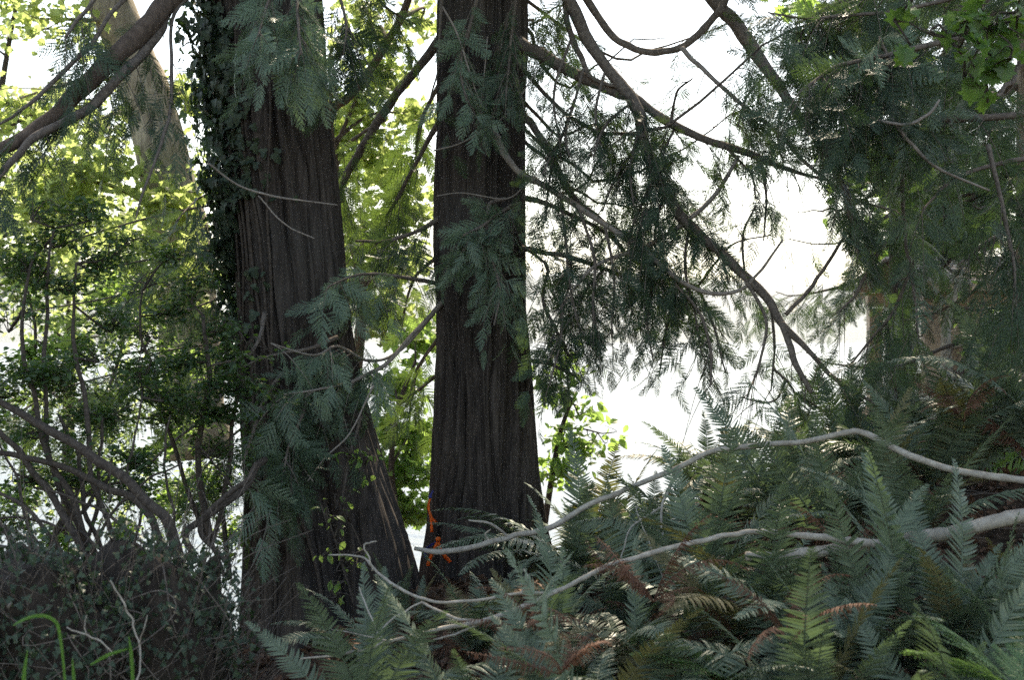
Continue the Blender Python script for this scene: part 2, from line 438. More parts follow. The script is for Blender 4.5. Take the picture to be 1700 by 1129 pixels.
def haze():
    m = bpy.data.materials.new('haze_air'); m.use_nodes = True; nt = m.node_tree; nt.nodes.clear()
    out = nt.nodes.new('ShaderNodeOutputMaterial'); v = nt.nodes.new('ShaderNodeVolumePrincipled')
    v.inputs['Color'].default_value = (.92, .95, 1, 1); v.inputs['Density'].default_value = HAZE; v.inputs['Anisotropy'].default_value = .3
    nt.links.new(v.outputs[0], out.inputs['Volume'])
    x0, x1, y0, y1, z0, z1 = -3300, 3300, -500, 4100, -6, 260
    mb = MB(); mb.add([[x, y, z] for x in (x0, x1) for y in (y0, y1) for z in (z0, z1)], [[0, 1, 3, 2], [4, 6, 7, 5], [0, 4, 5, 1], [2, 3, 7, 6], [0, 2, 6, 4], [1, 5, 7, 3]])
    tag(mb.obj('haze', m, smooth=False), kind='stuff')
haze()

# ------------------------------------------------------------------ cedar trunks with fissured bark
def trunk_mesh(profile, d, seed, flare=.0, groove=None, zb=-.8, ztop=17., ridge=.046, nth=380, lobes=0.10):
    pr = np.array(profile, float)
    zz = np.array([at(0, p, d)[2] for p in pr[:, 0]]); cx = ((pr[:, 1]+pr[:, 2])/2-850)/F*d; rr = (pr[:, 2]-pr[:, 1])/2/F*d
    o = np.argsort(zz); zz, cx, rr = zz[o], cx[o], rr[o]
    z = np.concatenate([np.arange(zb, 4.8, .026), np.linspace(4.9, ztop, 26)])
    slope = (cx[-1]-cx[-3])/(zz[-1]-zz[-3])
    CX = np.where(z > zz[-1], cx[-1] + slope*(z-zz[-1]), np.interp(z, zz, cx))
    R = np.where(z > zz[-1], np.maximum(.05, rr[-1]*(1-(z-zz[-1])/(ztop+4-zz[-1]))), np.interp(z, zz, rr))
    k = np.ones(25)/25.; low = z < 4.8
    for A in (CX, R):
        a = A[low]; A[low] = np.convolve(np.pad(a, 12, mode='edge'), k, 'valid')
    th = np.linspace(0, 2*math.pi, nth, endpoint=False)
    TH, ZZ = np.meshgrid(th, z); RR = R[:, None]*np.ones_like(TH)
    # bark strips: long vertical ridges that wander and fork
    wv = (noise3(np.cos(TH)*1.6, np.sin(TH)*1.6, ZZ*.7, seed)-.5)*.62 + (noise3(np.cos(TH)*5, np.sin(TH)*5, ZZ*2.6, seed+1)-.5)*.13*(1+1.2*sstep(1.2, -.2, ZZ))
    ta = TH + wv
    q = lambda fr, zf, sd: noise3(np.cos(ta)*fr, np.sin(ta)*fr, ZZ*zf, sd)
    n1 = 1-np.abs(2*q(5.2, .36, seed+2)-1); n2 = 1-np.abs(2*q(14, .8, seed+3)-1); n3 = q(38, 2.2, seed+4)
    h = (-1.35*n1**3 - .6*n2**2.5 + (n3-.5)*.3)*ridge*(.75+.7*q(2.2, .5, seed+8))
    lob = (noise3(np.cos(TH)*1.7, np.sin(TH)*1.7, ZZ*.25, seed+5)-.5)*lobes*2
    lob2 = (noise3(np.cos(TH)*3.2, np.sin(TH)*3.2, ZZ*.3, seed+6)-.5)
    base = sstep(1.3, -.3, ZZ)
    RR = RR*(1+lob + lob2*flare*base) + h
    if groove is not None:
        g0, gw, gd, gz0, gz1 = groove
        dth = (TH-g0+math.pi) % (2*math.pi)-math.pi
        RR = RR*(1-gd*np.exp(-(dth/gw)**2)*sstep(gz0, gz1, ZZ))
    V = np.stack([CX[:, None]+RR*np.cos(TH), d+RR*np.sin(TH), ZZ], -1).reshape(-1, 3)
    n, m = TH.shape; i = np.arange(n-1)[:, None]*m; j = np.arange(m)[None]; kx = (j+1) % m
    Q = np.stack([i+j, i+kx, i+m+kx, i+m+j], -1).reshape(-1, 4)
    mb = MB(); mb.add(V, Q)
    return mb, (lambda zq: (np.interp(zq, z, CX), np.interp(zq, z, R)))

def crown_above(tree, x, y, rng, z0=5.2, z1=15, rad=3.2, n=420, leafm='cedar_back'):
    """the part of the crown above the picture; it shades the ground"""
    mb = MB(); w = MB()
    lv = np.linspace(z0, z1, 34)
    Ps, Ds, Ns, Ss = [], [], [], []
    for i, zc in enumerate(lv):
        az = i*2.4 + rng.uniform(-.3, .3); L = rad*(1-.6*(zc-z0)/(z1-z0))*rng.uniform(.75, 1.1)
        d = np.array([math.cos(az), math.sin(az), 0]); u = np.linspace(0, 1, 8)[:, None]
        path = np.array([x, y, zc]) + d*L*u + np.array([0, 0, 1])*(-.9*u + .55*u*u)*L*.5
        path[:, 2] = np.maximum(path[:, 2], 4.9 + np.maximum(0, path[:, 1]-10)*.3)
        tube(w, path, np.linspace(.05, .008, 8), 5)
        for q in range(n//34):
            t = rng.uniform(.15, 1); k = min(6, int(t*7)); p = path[k] + rng.normal(size=3)*np.array([.25, .25, .12])
            Ps.append(p); Ds.append(d*.6 + rng.normal(size=3)*.5 + np.array([0, 0, -.5])); Ns.append(np.array([0, 0, 1.]) + rng.normal(size=3)*.5); Ss.append(rng.uniform(.6, 1.0))
    Ps, Ds, Ns, Ss = map(np.array, (Ps, Ds, Ns, Ss)); R = basis(Ds, Ns, Ss)
    pick = rng.integers(0, 5, len(Ps))
    for i, tp in enumerate(SPRAYS): mb.inst(tp, R[pick == i], Ps[pick == i])
    c = w.obj('crown', M['limb'], tree); mb.obj('foliage', M[leafm], c, smooth=False)

# ---- left cedar
LD_ = 9.4
Lprof = [(-400, 322, 520), (0, 352, 540), (150, 366, 548), (300, 384, 563), (450, 398, 578), (600, 404, 592), (700, 404, 622), (800, 413, 648), (900, 424, 684), (1000, 428, 706), (1090, 415, 735)]
ltree = thing('cedar_tree', 'massive leaning cedar trunk with ivy up its left side and a dark flared base', 'tree', (*at(545, 1040, LD_)[:2], -.35))
mb, Lax = trunk_mesh(Lprof, LD_, 31, flare=.34, groove=(-math.pi/2+.12, .16, .30, 1.45, .7))
mb.obj('trunk', M['cedar_bark'], ltree)
crown_above(ltree, -1.9, 9.4, np.random.default_rng(3), n=560)
# ---- middle cedar
MD_ = 10.0
Mprof = [(-400, 726, 876), (0, 718, 884), (200, 720, 880), (400, 718, 881), (600, 712, 888), (750, 712, 898), (850, 714, 908), (920, 712, 925), (1000, 700, 945)]
mtree = thing('cedar_tree', 'straight thick cedar in the middle with deeply furrowed bark and orange tape at its foot', 'tree', (*at(810, 980, MD_)[:2], -.15))
mb, Max = trunk_mesh(Mprof, MD_, 57, flare=.3, lobes=.075)
mb.obj('trunk', M['cedar_bark'], mtree)
crown_above(mtree, -.2, 10.0, np.random.default_rng(4), z0=5.0, rad=3.8, n=900)

def limb(tree, pts, d0, d1, **kw):
    n = len(pts); kw['per_m'] = kw.get('per_m', 9)*1.45; kw.setdefault('clump', .38 if tree is ltree else .3 if kw.get('leafm') == 'cedar_front' else .48 if tree is mtree else .38); P = [(p[0], p[1], p[2], d0 + (d1-d0)*i/(n-1)) for i, p in enumerate(pts)]
    return branch(tree, P, **kw)

# limbs of the middle cedar, reaching right over the fern bank
limb(mtree, [(840, -160, 34), (900, -80, 27), (945, 0, 25), (985, 80, 23), (1030, 140, 23), (1057, 180, 24), (1070, 235, 22), (1095, 300, 21), (1130, 360, 20), (1172, 398, 19), (1232, 452, 18), (1270, 490, 17), (1300, 540, 15), (1345, 585, 10), (1400, 640, 8), (1475, 680, 4)], 9.7, 8.6,
     wood='limb', per_m=12, t0=.2, tl=(.3, .85), side=.8, clump=.36, size=(.15, .3))
limb(mtree, [(1298, 535, 12), (1310, 575, 13), (1322, 605, 12), (1347, 652, 8)], 8.7, 8.6, per_m=10, t0=.05, tl=(.2, .4))
limb(mtree, [(860, 70, 30), (905, 95, 24), (960, 125, 21), (1020, 152, 20), (1060, 168, 18), (1112, 203, 17), (1172, 232, 15), (1250, 258, 13), (1320, 285, 8), (1380, 300, 4)], 9.7, 9.0, per_m=12, t0=.1, tl=(.35, .9), clump=.34, size=(.15, .3), side=.7)
limb(mtree, [(860, -180, 26), (940, -60, 17), (975, 0, 15), (1010, 52, 14), (1042, 76, 14), (1092, 86, 13), (1132, 76, 13), (1172, 45, 14), (1200, 5, 15), (1225, -40, 16)], 9.8, 9.2, per_m=5, t0=.35, tl=(.15, .4), size=(.14, .24))
limb(mtree, [(870, -330, 40), (1060, -160, 32), (1185, 0, 28), (1218, 35, 27), (1248, 78, 26), (1277, 120, 22), (1302, 155, 19), (1335, 205, 14), (1372, 260, 9)], 9.6, 9.4, per_m=7, t0=.55, tl=(.3, .5))
limb(mtree, [(1130, 78, 10), (1170, 118, 9), (1230, 172, 8), (1292, 222, 8), (1345, 275, 7), (1420, 330, 5), (1490, 350, 3)], 9.3, 8.8, wood='pale_limb', per_m=14, t0=.15, tl=(.25, .5))
limb(mtree, [(865, 185, 18), (885, 210, 14), (912, 252, 14), (935, 300, 13), (958, 332, 12), (1000, 368, 10), (1060, 402, 8), (1110, 440, 5)], 9.7, 9.2, per_m=8, t0=.25, tl=(.3, .6))
limb(mtree, [(815, 205, 14), (822, 222, 14), (838, 258, 13), (870, 291, 12), (900, 306, 12), (932, 326, 12), (1000, 370, 10), (1062, 412, 10), (1130, 468, 9), (1190, 488, 8), (1232, 480, 7), (1262, 450, 6), (1300, 398, 4)], 9.5, 8.7, wood='pale_limb', per_m=6, t0=.3, tl=(.3, .6))
limb(mtree, [(870, 328, 11), (930, 347, 9), (1010, 392, 8), (1052, 432, 7), (1112, 462, 5), (1160, 475, 3)], 9.7, 9.3, per_m=7, t0=.1, tl=(.2, .45))
limb(mtree, [(866, 412, 12), (900, 418, 10), (950, 430, 9), (1040, 460, 8), (1088, 478, 5), (1095, 520, 3)], 9.7, 9.3, per_m=11, t0=.1, tl=(.25, .6))
limb(mtree, [(868, 412, 7), (895, 428, 6), (908, 448, 6), (902, 500, 6), (925, 550, 6), (945, 592, 5)], 9.65, 9.4, per_m=9, t0=.2, tl=(.2, .4))
limb(mtree, [(872, 598, 9), (905, 603, 8), (932, 612, 7), (958, 626, 5)], 9.65, 9.5, per_m=8, t0=.2, tl=(.15, .3))
limb(mtree, [(935, 500, 3), (990, 440, 7), (1058, 416, 8), (1112, 386, 9), (1162, 350, 9), (1202, 302, 8), (1226, 258, 7)], 9.1, 9.1, wood='pale_limb', per_m=9, t0=.0, t1=.8, tl=(.25, .5))
limb(mtree, [(1305, 522, 8), (1342, 482, 8), (1372, 440, 7), (1412, 378, 5)], 8.8, 8.9, per_m=9, t0=.1, tl=(.25, .45))
limb(mtree, [(1120, 470, 6), (1160, 520, 6), (1180, 580, 6), (1180, 640, 4)], 9.0, 8.9, per_m=16, t0=.0, tl=(.25, .5), side=.9)
limb(mtree, [(1060, 412, 6), (1080, 470, 5), (1075, 540, 5), (1085, 600, 3)], 9.1, 9.0, per_m=12, t0=.0, tl=(.2, .45), side=.9)
limb(mtree, [(1232, 455, 7), (1270, 530, 6), (1262, 600, 5), (1240, 660, 3)], 8.8, 8.7, per_m=14, t0=.1, tl=(.25, .5), side=.9)
limb(mtree, [(940, -30, 8), (942, 40, 11), (965, 95, 11), (985, 130, 8), (1030, 145, 5)], 9.6, 9.4, per_m=14, t0=.05, tl=(.2, .45))
for q, pts in enumerate([
    [(930, 330, 7), (938, 410, 6), (945, 470, 5), (960, 540, 3)], [(960, 345, 7), (985, 430, 6), (985, 520, 5), (1000, 600, 3)], [(1010, 385, 6), (1022, 470, 5), (1015, 560, 3)],
    [(1060, 200, 7), (1045, 270, 5), (1052, 340, 3)], [(1090, 290, 7), (1062, 350, 5), (1040, 400, 3)], [(1150, 385, 6), (1140, 450, 5), (1155, 520, 4), (1165, 590, 3)],
    [(1200, 490, 6), (1208, 560, 5), (1205, 620, 3)], [(905, 100, 6), (908, 200, 5), (900, 290, 3)], [(955, 130, 6), (940, 200, 5), (945, 260, 3)], [(1290, 525, 6), (1290, 590, 5), (1280, 650, 3)],
    [(1330, 595, 5), (1340, 640, 4), (1320, 690, 3)], [(1370, 610, 5), (1390, 660, 4), (1400, 710, 3)], [(1262, 262, 6), (1272, 330, 5), (1268, 400, 3)], [(1240, 470, 5), (1235, 400, 5), (1255, 340, 3)],
    [(1105, 200, 6), (1120, 150, 5), (1150, 130, 3)], [(1040, 155, 6), (1000, 200, 5), (985, 260, 3)], [(1170, 400, 6), (1200, 430, 5), (1210, 470, 3)], [(905, 520, 5), (915, 580, 4), (912, 640, 3)], [(1440, 665, 5), (1430, 700, 4), (1440, 740, 3)]]):
    limb(mtree, pts, 9.2, 9.0, per_m=9, t0=0., tl=(.16, .34), side=.9, size=(.14, .26), rng=np.random.default_rng(300+q), sides=5, snap=True, clump=.3)
rq = np.random.default_rng(611)
for q in range(15):
    zc = 2.7 + 3.2*(q+rq.random())/15; a = math.radians(rq.uniform(-45, 60)); Ln = rq.uniform(.9, 3.2); cx, r_ = Max(zc)
    dv = np.array([math.cos(a), math.sin(a), 0]); u = np.linspace(0, 1, 14)[:, None]
    P = np.array([cx, MD_, zc]) + dv*(r_*.7 + Ln*u) + np.array([0, 0, 1.])*Ln*(-rq.uniform(.1, .75)*u + rq.uniform(.1, .4)*u**2.3 - .12*np.sin(u*rq.uniform(3, 7))) + np.cumsum(rq.normal(size=(14, 3))*.025, 0)
    w = MB(); tube(w, P, np.linspace(.016, .003, 14), 6, .12, q); lf = MB()
    hang(w, lf, P, np.linspace(.016, .003, 14), rq, per_m=8, t0=.05, tl=(.2, .55), size=(.17, .32), side=.8, clump=.44)
    b = w.obj('branch', M['limb'], mtree)
    if lf.n: lf.obj('foliage', M['cedar'], b, smooth=False)
for q, pts in enumerate([[(920, 60, 6), (905, 150, 5), (930, 240, 3)], [(1000, 110, 6), (985, 190, 5), (1005, 270, 3)], [(1060, 240, 6), (1020, 300, 5), (1000, 350, 3)], [(960, 230, 5), (925, 290, 5), (905, 370, 3)], [(1110, 330, 6), (1090, 400, 5), (1100, 440, 3)],
    [(1130, 210, 5), (1105, 260, 4), (1110, 300, 3)], [(1210, 245, 5), (1250, 290, 4), (1255, 330, 3)], [(1190, 420, 5), (1230, 380, 4), (1280, 390, 3)], [(1275, 120, 6), (1240, 160, 5), (1225, 210, 3)], [(1300, 160, 6), (1290, 220, 5), (1300, 270, 3)], [(1130, 470, 5), (1110, 540, 5), (1095, 620, 3)], [(1000, 440, 5), (960, 500, 4), (970, 590, 3)], [(940, 440, 5), (930, 520, 4), (900, 600, 3)], [(1320, 580, 5), (1290, 640, 4), (1230, 660, 3)]]):
    limb(mtree, pts, 9.4, 9.1, per_m=11, t0=0., tl=(.16, .36), side=.95, size=(.14, .26), rng=np.random.default_rng(700+q), sides=5, snap=True, clump=.2)
# sprays in front of the middle trunk
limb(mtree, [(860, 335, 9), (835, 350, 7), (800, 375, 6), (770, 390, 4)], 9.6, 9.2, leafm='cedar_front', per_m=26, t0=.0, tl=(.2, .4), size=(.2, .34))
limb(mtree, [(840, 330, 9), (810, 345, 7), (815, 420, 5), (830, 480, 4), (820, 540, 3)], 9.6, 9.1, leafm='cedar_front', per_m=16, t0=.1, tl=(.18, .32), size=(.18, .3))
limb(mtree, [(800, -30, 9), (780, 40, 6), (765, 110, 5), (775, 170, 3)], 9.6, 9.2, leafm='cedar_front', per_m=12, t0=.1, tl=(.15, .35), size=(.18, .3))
limb(mtree, [(860, -30, 9), (850, 40, 6), (845, 110, 5), (840, 160, 3)], 9.6, 9.2, leafm='cedar', per_m=14, t0=.1, tl=(.2, .4), size=(.18, .3))
limb(mtree, [(738, -40, 9), (730, 30, 6), (728, 110, 4), (715, 160, 3)], 9.7, 9.5, leafm='cedar', per_m=14, t0=.1, tl=(.2, .4), size=(.18, .3))
# limbs between the two trunks
limb(mtree, [(735, 60, 20), (700, 105, 17), (662, 150, 17), (636, 190, 17), (610, 232, 16), (582, 276, 15), (560, 322, 13), (545, 360, 9)], 10.2, 10.4, per_m=6, t0=.25, tl=(.3, .6), leafm='cedar_back')
limb(mtree, [(640, 198, 8), (602, 220, 7), (566, 250, 6), (540, 285, 4)], 10.3, 10.6, per_m=12, t0=.0, tl=(.3, .5), leafm='cedar_back')
limb(mtree, [(730, 200, 12), (690, 270, 8), (660, 330, 7), (640, 360, 4)], 10.3, 10.5, per_m=9, t0=.0, tl=(.3, .6), leafm='cedar_back')
limb(mtree, [(735, 360, 12), (690, 385, 8), (640, 400, 7), (590, 400, 4)], 9.9, 9.7, per_m=12, t0=.0, tl=(.25, .5), leafm='cedar')
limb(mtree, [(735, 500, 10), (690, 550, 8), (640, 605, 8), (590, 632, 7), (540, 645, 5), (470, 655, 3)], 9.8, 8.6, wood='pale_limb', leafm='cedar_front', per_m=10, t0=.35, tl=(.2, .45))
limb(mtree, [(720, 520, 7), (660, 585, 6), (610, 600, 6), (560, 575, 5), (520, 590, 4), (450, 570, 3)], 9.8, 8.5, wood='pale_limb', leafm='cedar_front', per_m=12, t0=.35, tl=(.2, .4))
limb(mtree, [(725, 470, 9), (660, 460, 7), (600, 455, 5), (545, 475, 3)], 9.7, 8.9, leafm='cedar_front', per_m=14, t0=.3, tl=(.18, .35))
for q, pts in enumerate([[(740, 120, 9), (700, 200, 7), (690, 270, 4)], [(735, 420, 8), (690, 460, 6), (670, 520, 4)], [(730, 560, 8), (690, 620, 6), (680, 700, 4)], [(730, 620, 8), (680, 660, 6), (640, 690, 4)]]):
    limb(mtree, pts, 10.3, 10.8, leafm='cedar_back', per_m=8, t0=.15, tl=(.25, .5), rng=np.random.default_rng(500+q))
# thin bare twigs in front of the trunks
for pts in ([(735, 10, 4), (760, 60, 4), (790, 150, 3), (815, 205, 3)], [(720, 250, 3), (770, 235, 3), (840, 190, 3), (890, 120, 2)],
            [(880, 300, 3), (840, 330, 3), (770, 320, 2), (725, 325, 2)], [(810, 60, 3), (800, 160, 2), (790, 230, 2)]):
    limb(mtree, pts, 9.4, 9.3, wood='pale_limb', foliage=False, sides=5)

# limbs of the left cedar
limb(ltree, [(430, -140, 46), (340, -55, 42), (275, 5, 40), (240, 45, 38), (190, 95, 36), (130, 152, 33), (70, 208, 28), (0, 250, 25), (-90, 290, 20)], 9.2, 7.6, wood='brown_limb', per_m=2.2, t0=.3, tl=(.25, .5), sides=12)
limb(ltree, [(400, -120, 26), (330, -60, 23), (281, 10, 21), (266, 50, 21), (236, 90, 19), (206, 120, 19), (160, 170, 18), (112, 200, 17), (50, 235, 15), (0, 290, 12), (-50, 330, 8)], 9.2, 7.5, per_m=7, t0=.35, tl=(.25, .55), sides=10)
limb(ltree, [(300, -90, 14), (200, 5, 9), (150, 75, 9), (100, 125, 9), (40, 180, 7), (0, 205, 5)], 9.0, 7.4, per_m=3, t0=.3, tl=(.2, .4))
limb(ltree, [(350, -40, 12), (290, 20, 7), (285, 100, 7), (283, 180, 7), (270, 232, 6), (240, 312, 5), (225, 362, 3)], 9.0, 7.8, per_m=2, t0=.3, tl=(.15, .3))
limb(ltree, [(370, -60, 12), (200, -30, 8), (140, 20, 8), (110, 60, 6)], 9.0, 8.0, per_m=14, t0=.35, tl=(.25, .5))
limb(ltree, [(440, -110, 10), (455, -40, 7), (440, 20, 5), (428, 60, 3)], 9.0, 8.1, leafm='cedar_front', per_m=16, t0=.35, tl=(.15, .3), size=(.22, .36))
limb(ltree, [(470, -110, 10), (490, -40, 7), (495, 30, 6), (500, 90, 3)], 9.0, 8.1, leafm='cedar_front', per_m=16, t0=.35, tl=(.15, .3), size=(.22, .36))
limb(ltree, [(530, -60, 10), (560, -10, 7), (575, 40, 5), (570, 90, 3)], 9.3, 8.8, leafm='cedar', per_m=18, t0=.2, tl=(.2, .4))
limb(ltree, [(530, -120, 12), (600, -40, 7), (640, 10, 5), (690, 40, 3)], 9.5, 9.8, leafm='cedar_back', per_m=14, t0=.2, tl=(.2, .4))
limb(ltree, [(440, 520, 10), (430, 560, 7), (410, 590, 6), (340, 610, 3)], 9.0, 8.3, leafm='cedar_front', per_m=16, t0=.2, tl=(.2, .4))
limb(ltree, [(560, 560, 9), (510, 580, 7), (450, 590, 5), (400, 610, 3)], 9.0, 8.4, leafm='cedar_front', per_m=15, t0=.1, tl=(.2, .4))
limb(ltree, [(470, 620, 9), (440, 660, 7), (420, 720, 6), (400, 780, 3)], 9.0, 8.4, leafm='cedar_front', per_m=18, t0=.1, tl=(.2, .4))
limb(ltree, [(520, 640, 9), (500, 690, 7), (480, 740, 5), (470, 790, 3)], 9.0, 8.5, leafm='cedar', per_m=20, t0=.1, tl=(.2, .4))
limb(ltree, [(600, 690, 8), (590, 720, 6), (580, 760, 5), (570, 820, 3)], 9.2, 8.8, leafm='cedar', per_m=12, t0=.1, tl=(.15, .3))
limb(ltree, [(380, 640, 8), (330, 700, 6), (280, 740, 5), (230, 790, 3)], 8.9, 8.3, leafm='cedar', per_m=14, t0=.1, tl=(.2, .45))
for q, pts in enumerate([[(420, 330, 9), (300, 350, 7), (180, 380, 6), (60, 420, 4)], [(420, 440, 9), (290, 470, 7), (150, 500, 6), (30, 520, 4)], [(410, 560, 9), (280, 600, 7), (120, 640, 6), (20, 690, 4)], [(430, 400, 10), (330, 420, 7), (240, 432, 6), (150, 452, 4)], [(430, 470, 9), (340, 505, 7), (270, 528, 4)], [(400, 300, 9), (330, 330, 6), (290, 370, 4)], [(430, 540, 9), (350, 570, 7), (250, 590, 6), (160, 640, 4)], [(420, 600, 9), (340, 650, 7), (260, 690, 6), (180, 700, 4)], [(430, 690, 9), (380, 730, 7), (330, 790, 4)]]):
    limb(ltree, [(p[0], p[1], p[2]*.6) for p in pts], 9.75, 8.9, leafm='cedar' if q % 2 else 'cedar_back', per_m=11, t0=.2, tl=(.2, .45), rng=np.random.default_rng(400+q))
for pts in ([(345, 270, 4), (400, 310, 4), (470, 328, 4), (560, 340, 2)], [(430, 325, 3), (470, 370, 3), (522, 396, 2)], [(480, 690, 3), (495, 760, 2), (520, 800, 2)],
            [(620, 640, 4), (580, 720, 3), (540, 760, 3), (510, 800, 2)]):
    limb(ltree, pts, 8.8, 8.6, wood='pale_limb', foliage=False, sides=5)

# ------------------------------------------------------------------ cedars on the right
def auto_cedar(label, px, d, w, trunkmat, n, seed, az=(90, 270), z=(1., 5.5), L=(1.2, 2.6), leafm='cedar', per_m=8, lean=0):
    rng = np.random.default_rng(seed)
    x, y = at(px, 0, d)[:2]; zb = float(gz(x, y))
    t = thing('cedar_tree', label, 'tree', (x, y, zb))
    r = w/2/F*d
    zz = np.linspace(zb-.2, 15, 60); P = np.stack([x + lean*(zz-zb), np.full(60, y), zz], 1)
    m = MB(); tube(m, P, r*(1.25-.25*sstep(zb, zb+1.5, zz))*(1-.06*(zz-zb)/1.5*.8).clip(.2, 1), 20, .12, seed)
    m.obj('trunk', M[trunkmat], t)
    for i in range(n):
        zc = z[0] + (z[1]-z[0])*(i+rng.random())/n
        a = math.radians(rng.uniform(*az)); Ln = rng.uniform(*L)
        dv = np.array([math.cos(a), math.sin(a), 0]); u = np.linspace(0, 1, 12)[:, None]
        path = np.array([x + lean*(zc-zb), y, zc]) + dv*Ln*u + np.array([0, 0, 1.])*Ln*(-.75*u + .42*u**2.4) + np.cumsum(rng.normal(size=(12, 3))*.02, 0)
        rr = np.linspace(.028, .005, 12)
        w_ = MB(); tube(w_, path, rr, 6, .1, i); lf = MB()
        hang(w_, lf, path, rr, rng, per_m=per_m, t0=.12, tl=(.3, .7), size=(.24, .42))
        b = w_.obj('branch', M['limb'], t)
        if lf.n: lf.obj('foliage', M[leafm], b, smooth=False)
    crown_above(t, x, y, rng, z0=6.4, rad=2.6, n=300)
    return t
auto_cedar('pale barked cedar with drooping boughs standing just beyond the wooden shelter', 1582, 19.5, 40, 'pale_bark', 26, 201, az=(150, 300), z=(1.9, 5.9), L=(.8, 2.2), per_m=12)
auto_cedar('cedar with a pale trunk cut off by the right edge of the picture', 1712, 12.0, 50, 'pale_bark', 24, 202, az=(110, 280), z=(1.9, 5.6), L=(.8, 2.2), per_m=12)
auto_cedar('dark cedar hung with dense boughs behind the open sky gap, left of the pale trunks', 1490, 15.5, 30, 'cedar_bark', 28, 203, az=(150, 390), z=(1.8, 6.3), L=(.6, 1.6), per_m=10)

rtree = thing('cedar_tree', 'cedar standing outside the right edge whose long dark limb reaches in at the top right', 'tree', (*at(1960, 0, 8.6)[:2], .9))
zz = np.linspace(.5, 14, 50); xy = at(1960, 0, 8.6)
m = MB(); tube(m, np.stack([np.full(50, xy[0]), np.full(50, xy[1]), zz], 1), np.linspace(.34, .1, 50), 28, .08, 5); m.obj('trunk', M['cedar_bark'], rtree)
for pts, d0, d1, kw in [
    ([(1950, 120, 22), (1820, 165, 17), (1700, 188, 14), (1600, 196, 14), (1540, 196, 15), (1490, 182, 15), (1458, 172, 14), (1440, 190, 12), (1405, 215, 8), (1360, 260, 4)], 8.6, 8.0, dict(per_m=12, t0=.25)),
    ([(1455, 175, 10), (1470, 140, 9), (1475, 100, 7), (1460, 60, 4)], 8.1, 8.0, dict(per_m=16, t0=.0, leafm='cedar_front')),
    ([(1950, -100, 20), (1750, 0, 14), (1600, 60, 12), (1480, 90, 9), (1390, 110, 7), (1330, 150, 4)], 8.6, 7.6, dict(per_m=15, t0=.3, leafm='cedar', tl=(.25, .5))),
    ([(1950, -150, 18), (1700, -70, 12), (1520, -30, 9), (1400, 0, 7), (1320, 40, 4)], 8.6, 8.4, dict(per_m=13, t0=.3)),
    ([(1700, -60, 10), (1600, -10, 9), (1480, 20, 7), (1400, 25, 6), (1340, 30, 5), (1275, 20, 3)], 8.5, 8.2, dict(per_m=7, t0=.2, tl=(.2, .4))),
    ([(1950, 200, 18), (1780, 250, 12), (1660, 270, 9), (1580, 300, 6), (1530, 350, 4)], 8.6, 8.1, dict(per_m=13, t0=.3)),
    ([(1950, 280, 16), (1800, 340, 11), (1720, 370, 9), (1640, 400, 6), (1590, 440, 4)], 8.6, 8.3, dict(per_m=13, t0=.3)),
    ([(1480, 195, 7), (1512, 240, 7), (1560, 280, 6), (1642, 316, 4)], 7.9, 7.9, dict(foliage=False, wood='pale_limb')),
    ([(1352, 200, 14), (1378, 262, 14), (1402, 318, 13), (1415, 370, 9), (1425, 420, 5)], 8.6, 8.5, dict(per_m=12, t0=.0, tl=(.2, .45))),
    ([(1448, 195, 6), (1480, 205, 6), (1510, 205, 6), (1540, 190, 6), (1560, 165, 4)], 7.7, 7.7, dict(foliage=False, wood='pale_limb')),
    ([(1500, 290, 8), (1500, 370, 7), (1510, 440, 6), (1520, 500, 5), (1525, 580, 3)], 8.6, 8.4, dict(per_m=8, t0=.0, tl=(.2, .45))),
    ([(1470, 400, 8), (1440, 450, 8), (1420, 490, 6), (1390, 520, 4)], 8.7, 8.6, dict(per_m=14, t0=.0, tl=(.2, .45))),
    ([(1640, 240, 10), (1660, 330, 8), (1680, 420, 7), (1690, 500, 4)], 8.2, 8.0, dict(per_m=14, t0=.0, tl=(.25, .5))),
    ([(1520, 430, 7), (1480, 520, 6), (1440, 570, 5), (1410, 610, 3)], 8.8, 8.7, dict(per_m=14, t0=.0, tl=(.25, .5)))]:
    limb(rtree, pts, d0, d1, **kw)
crown_above(rtree, xy[0], xy[1], np.random.default_rng(8), z0=5.0, rad=3.4)

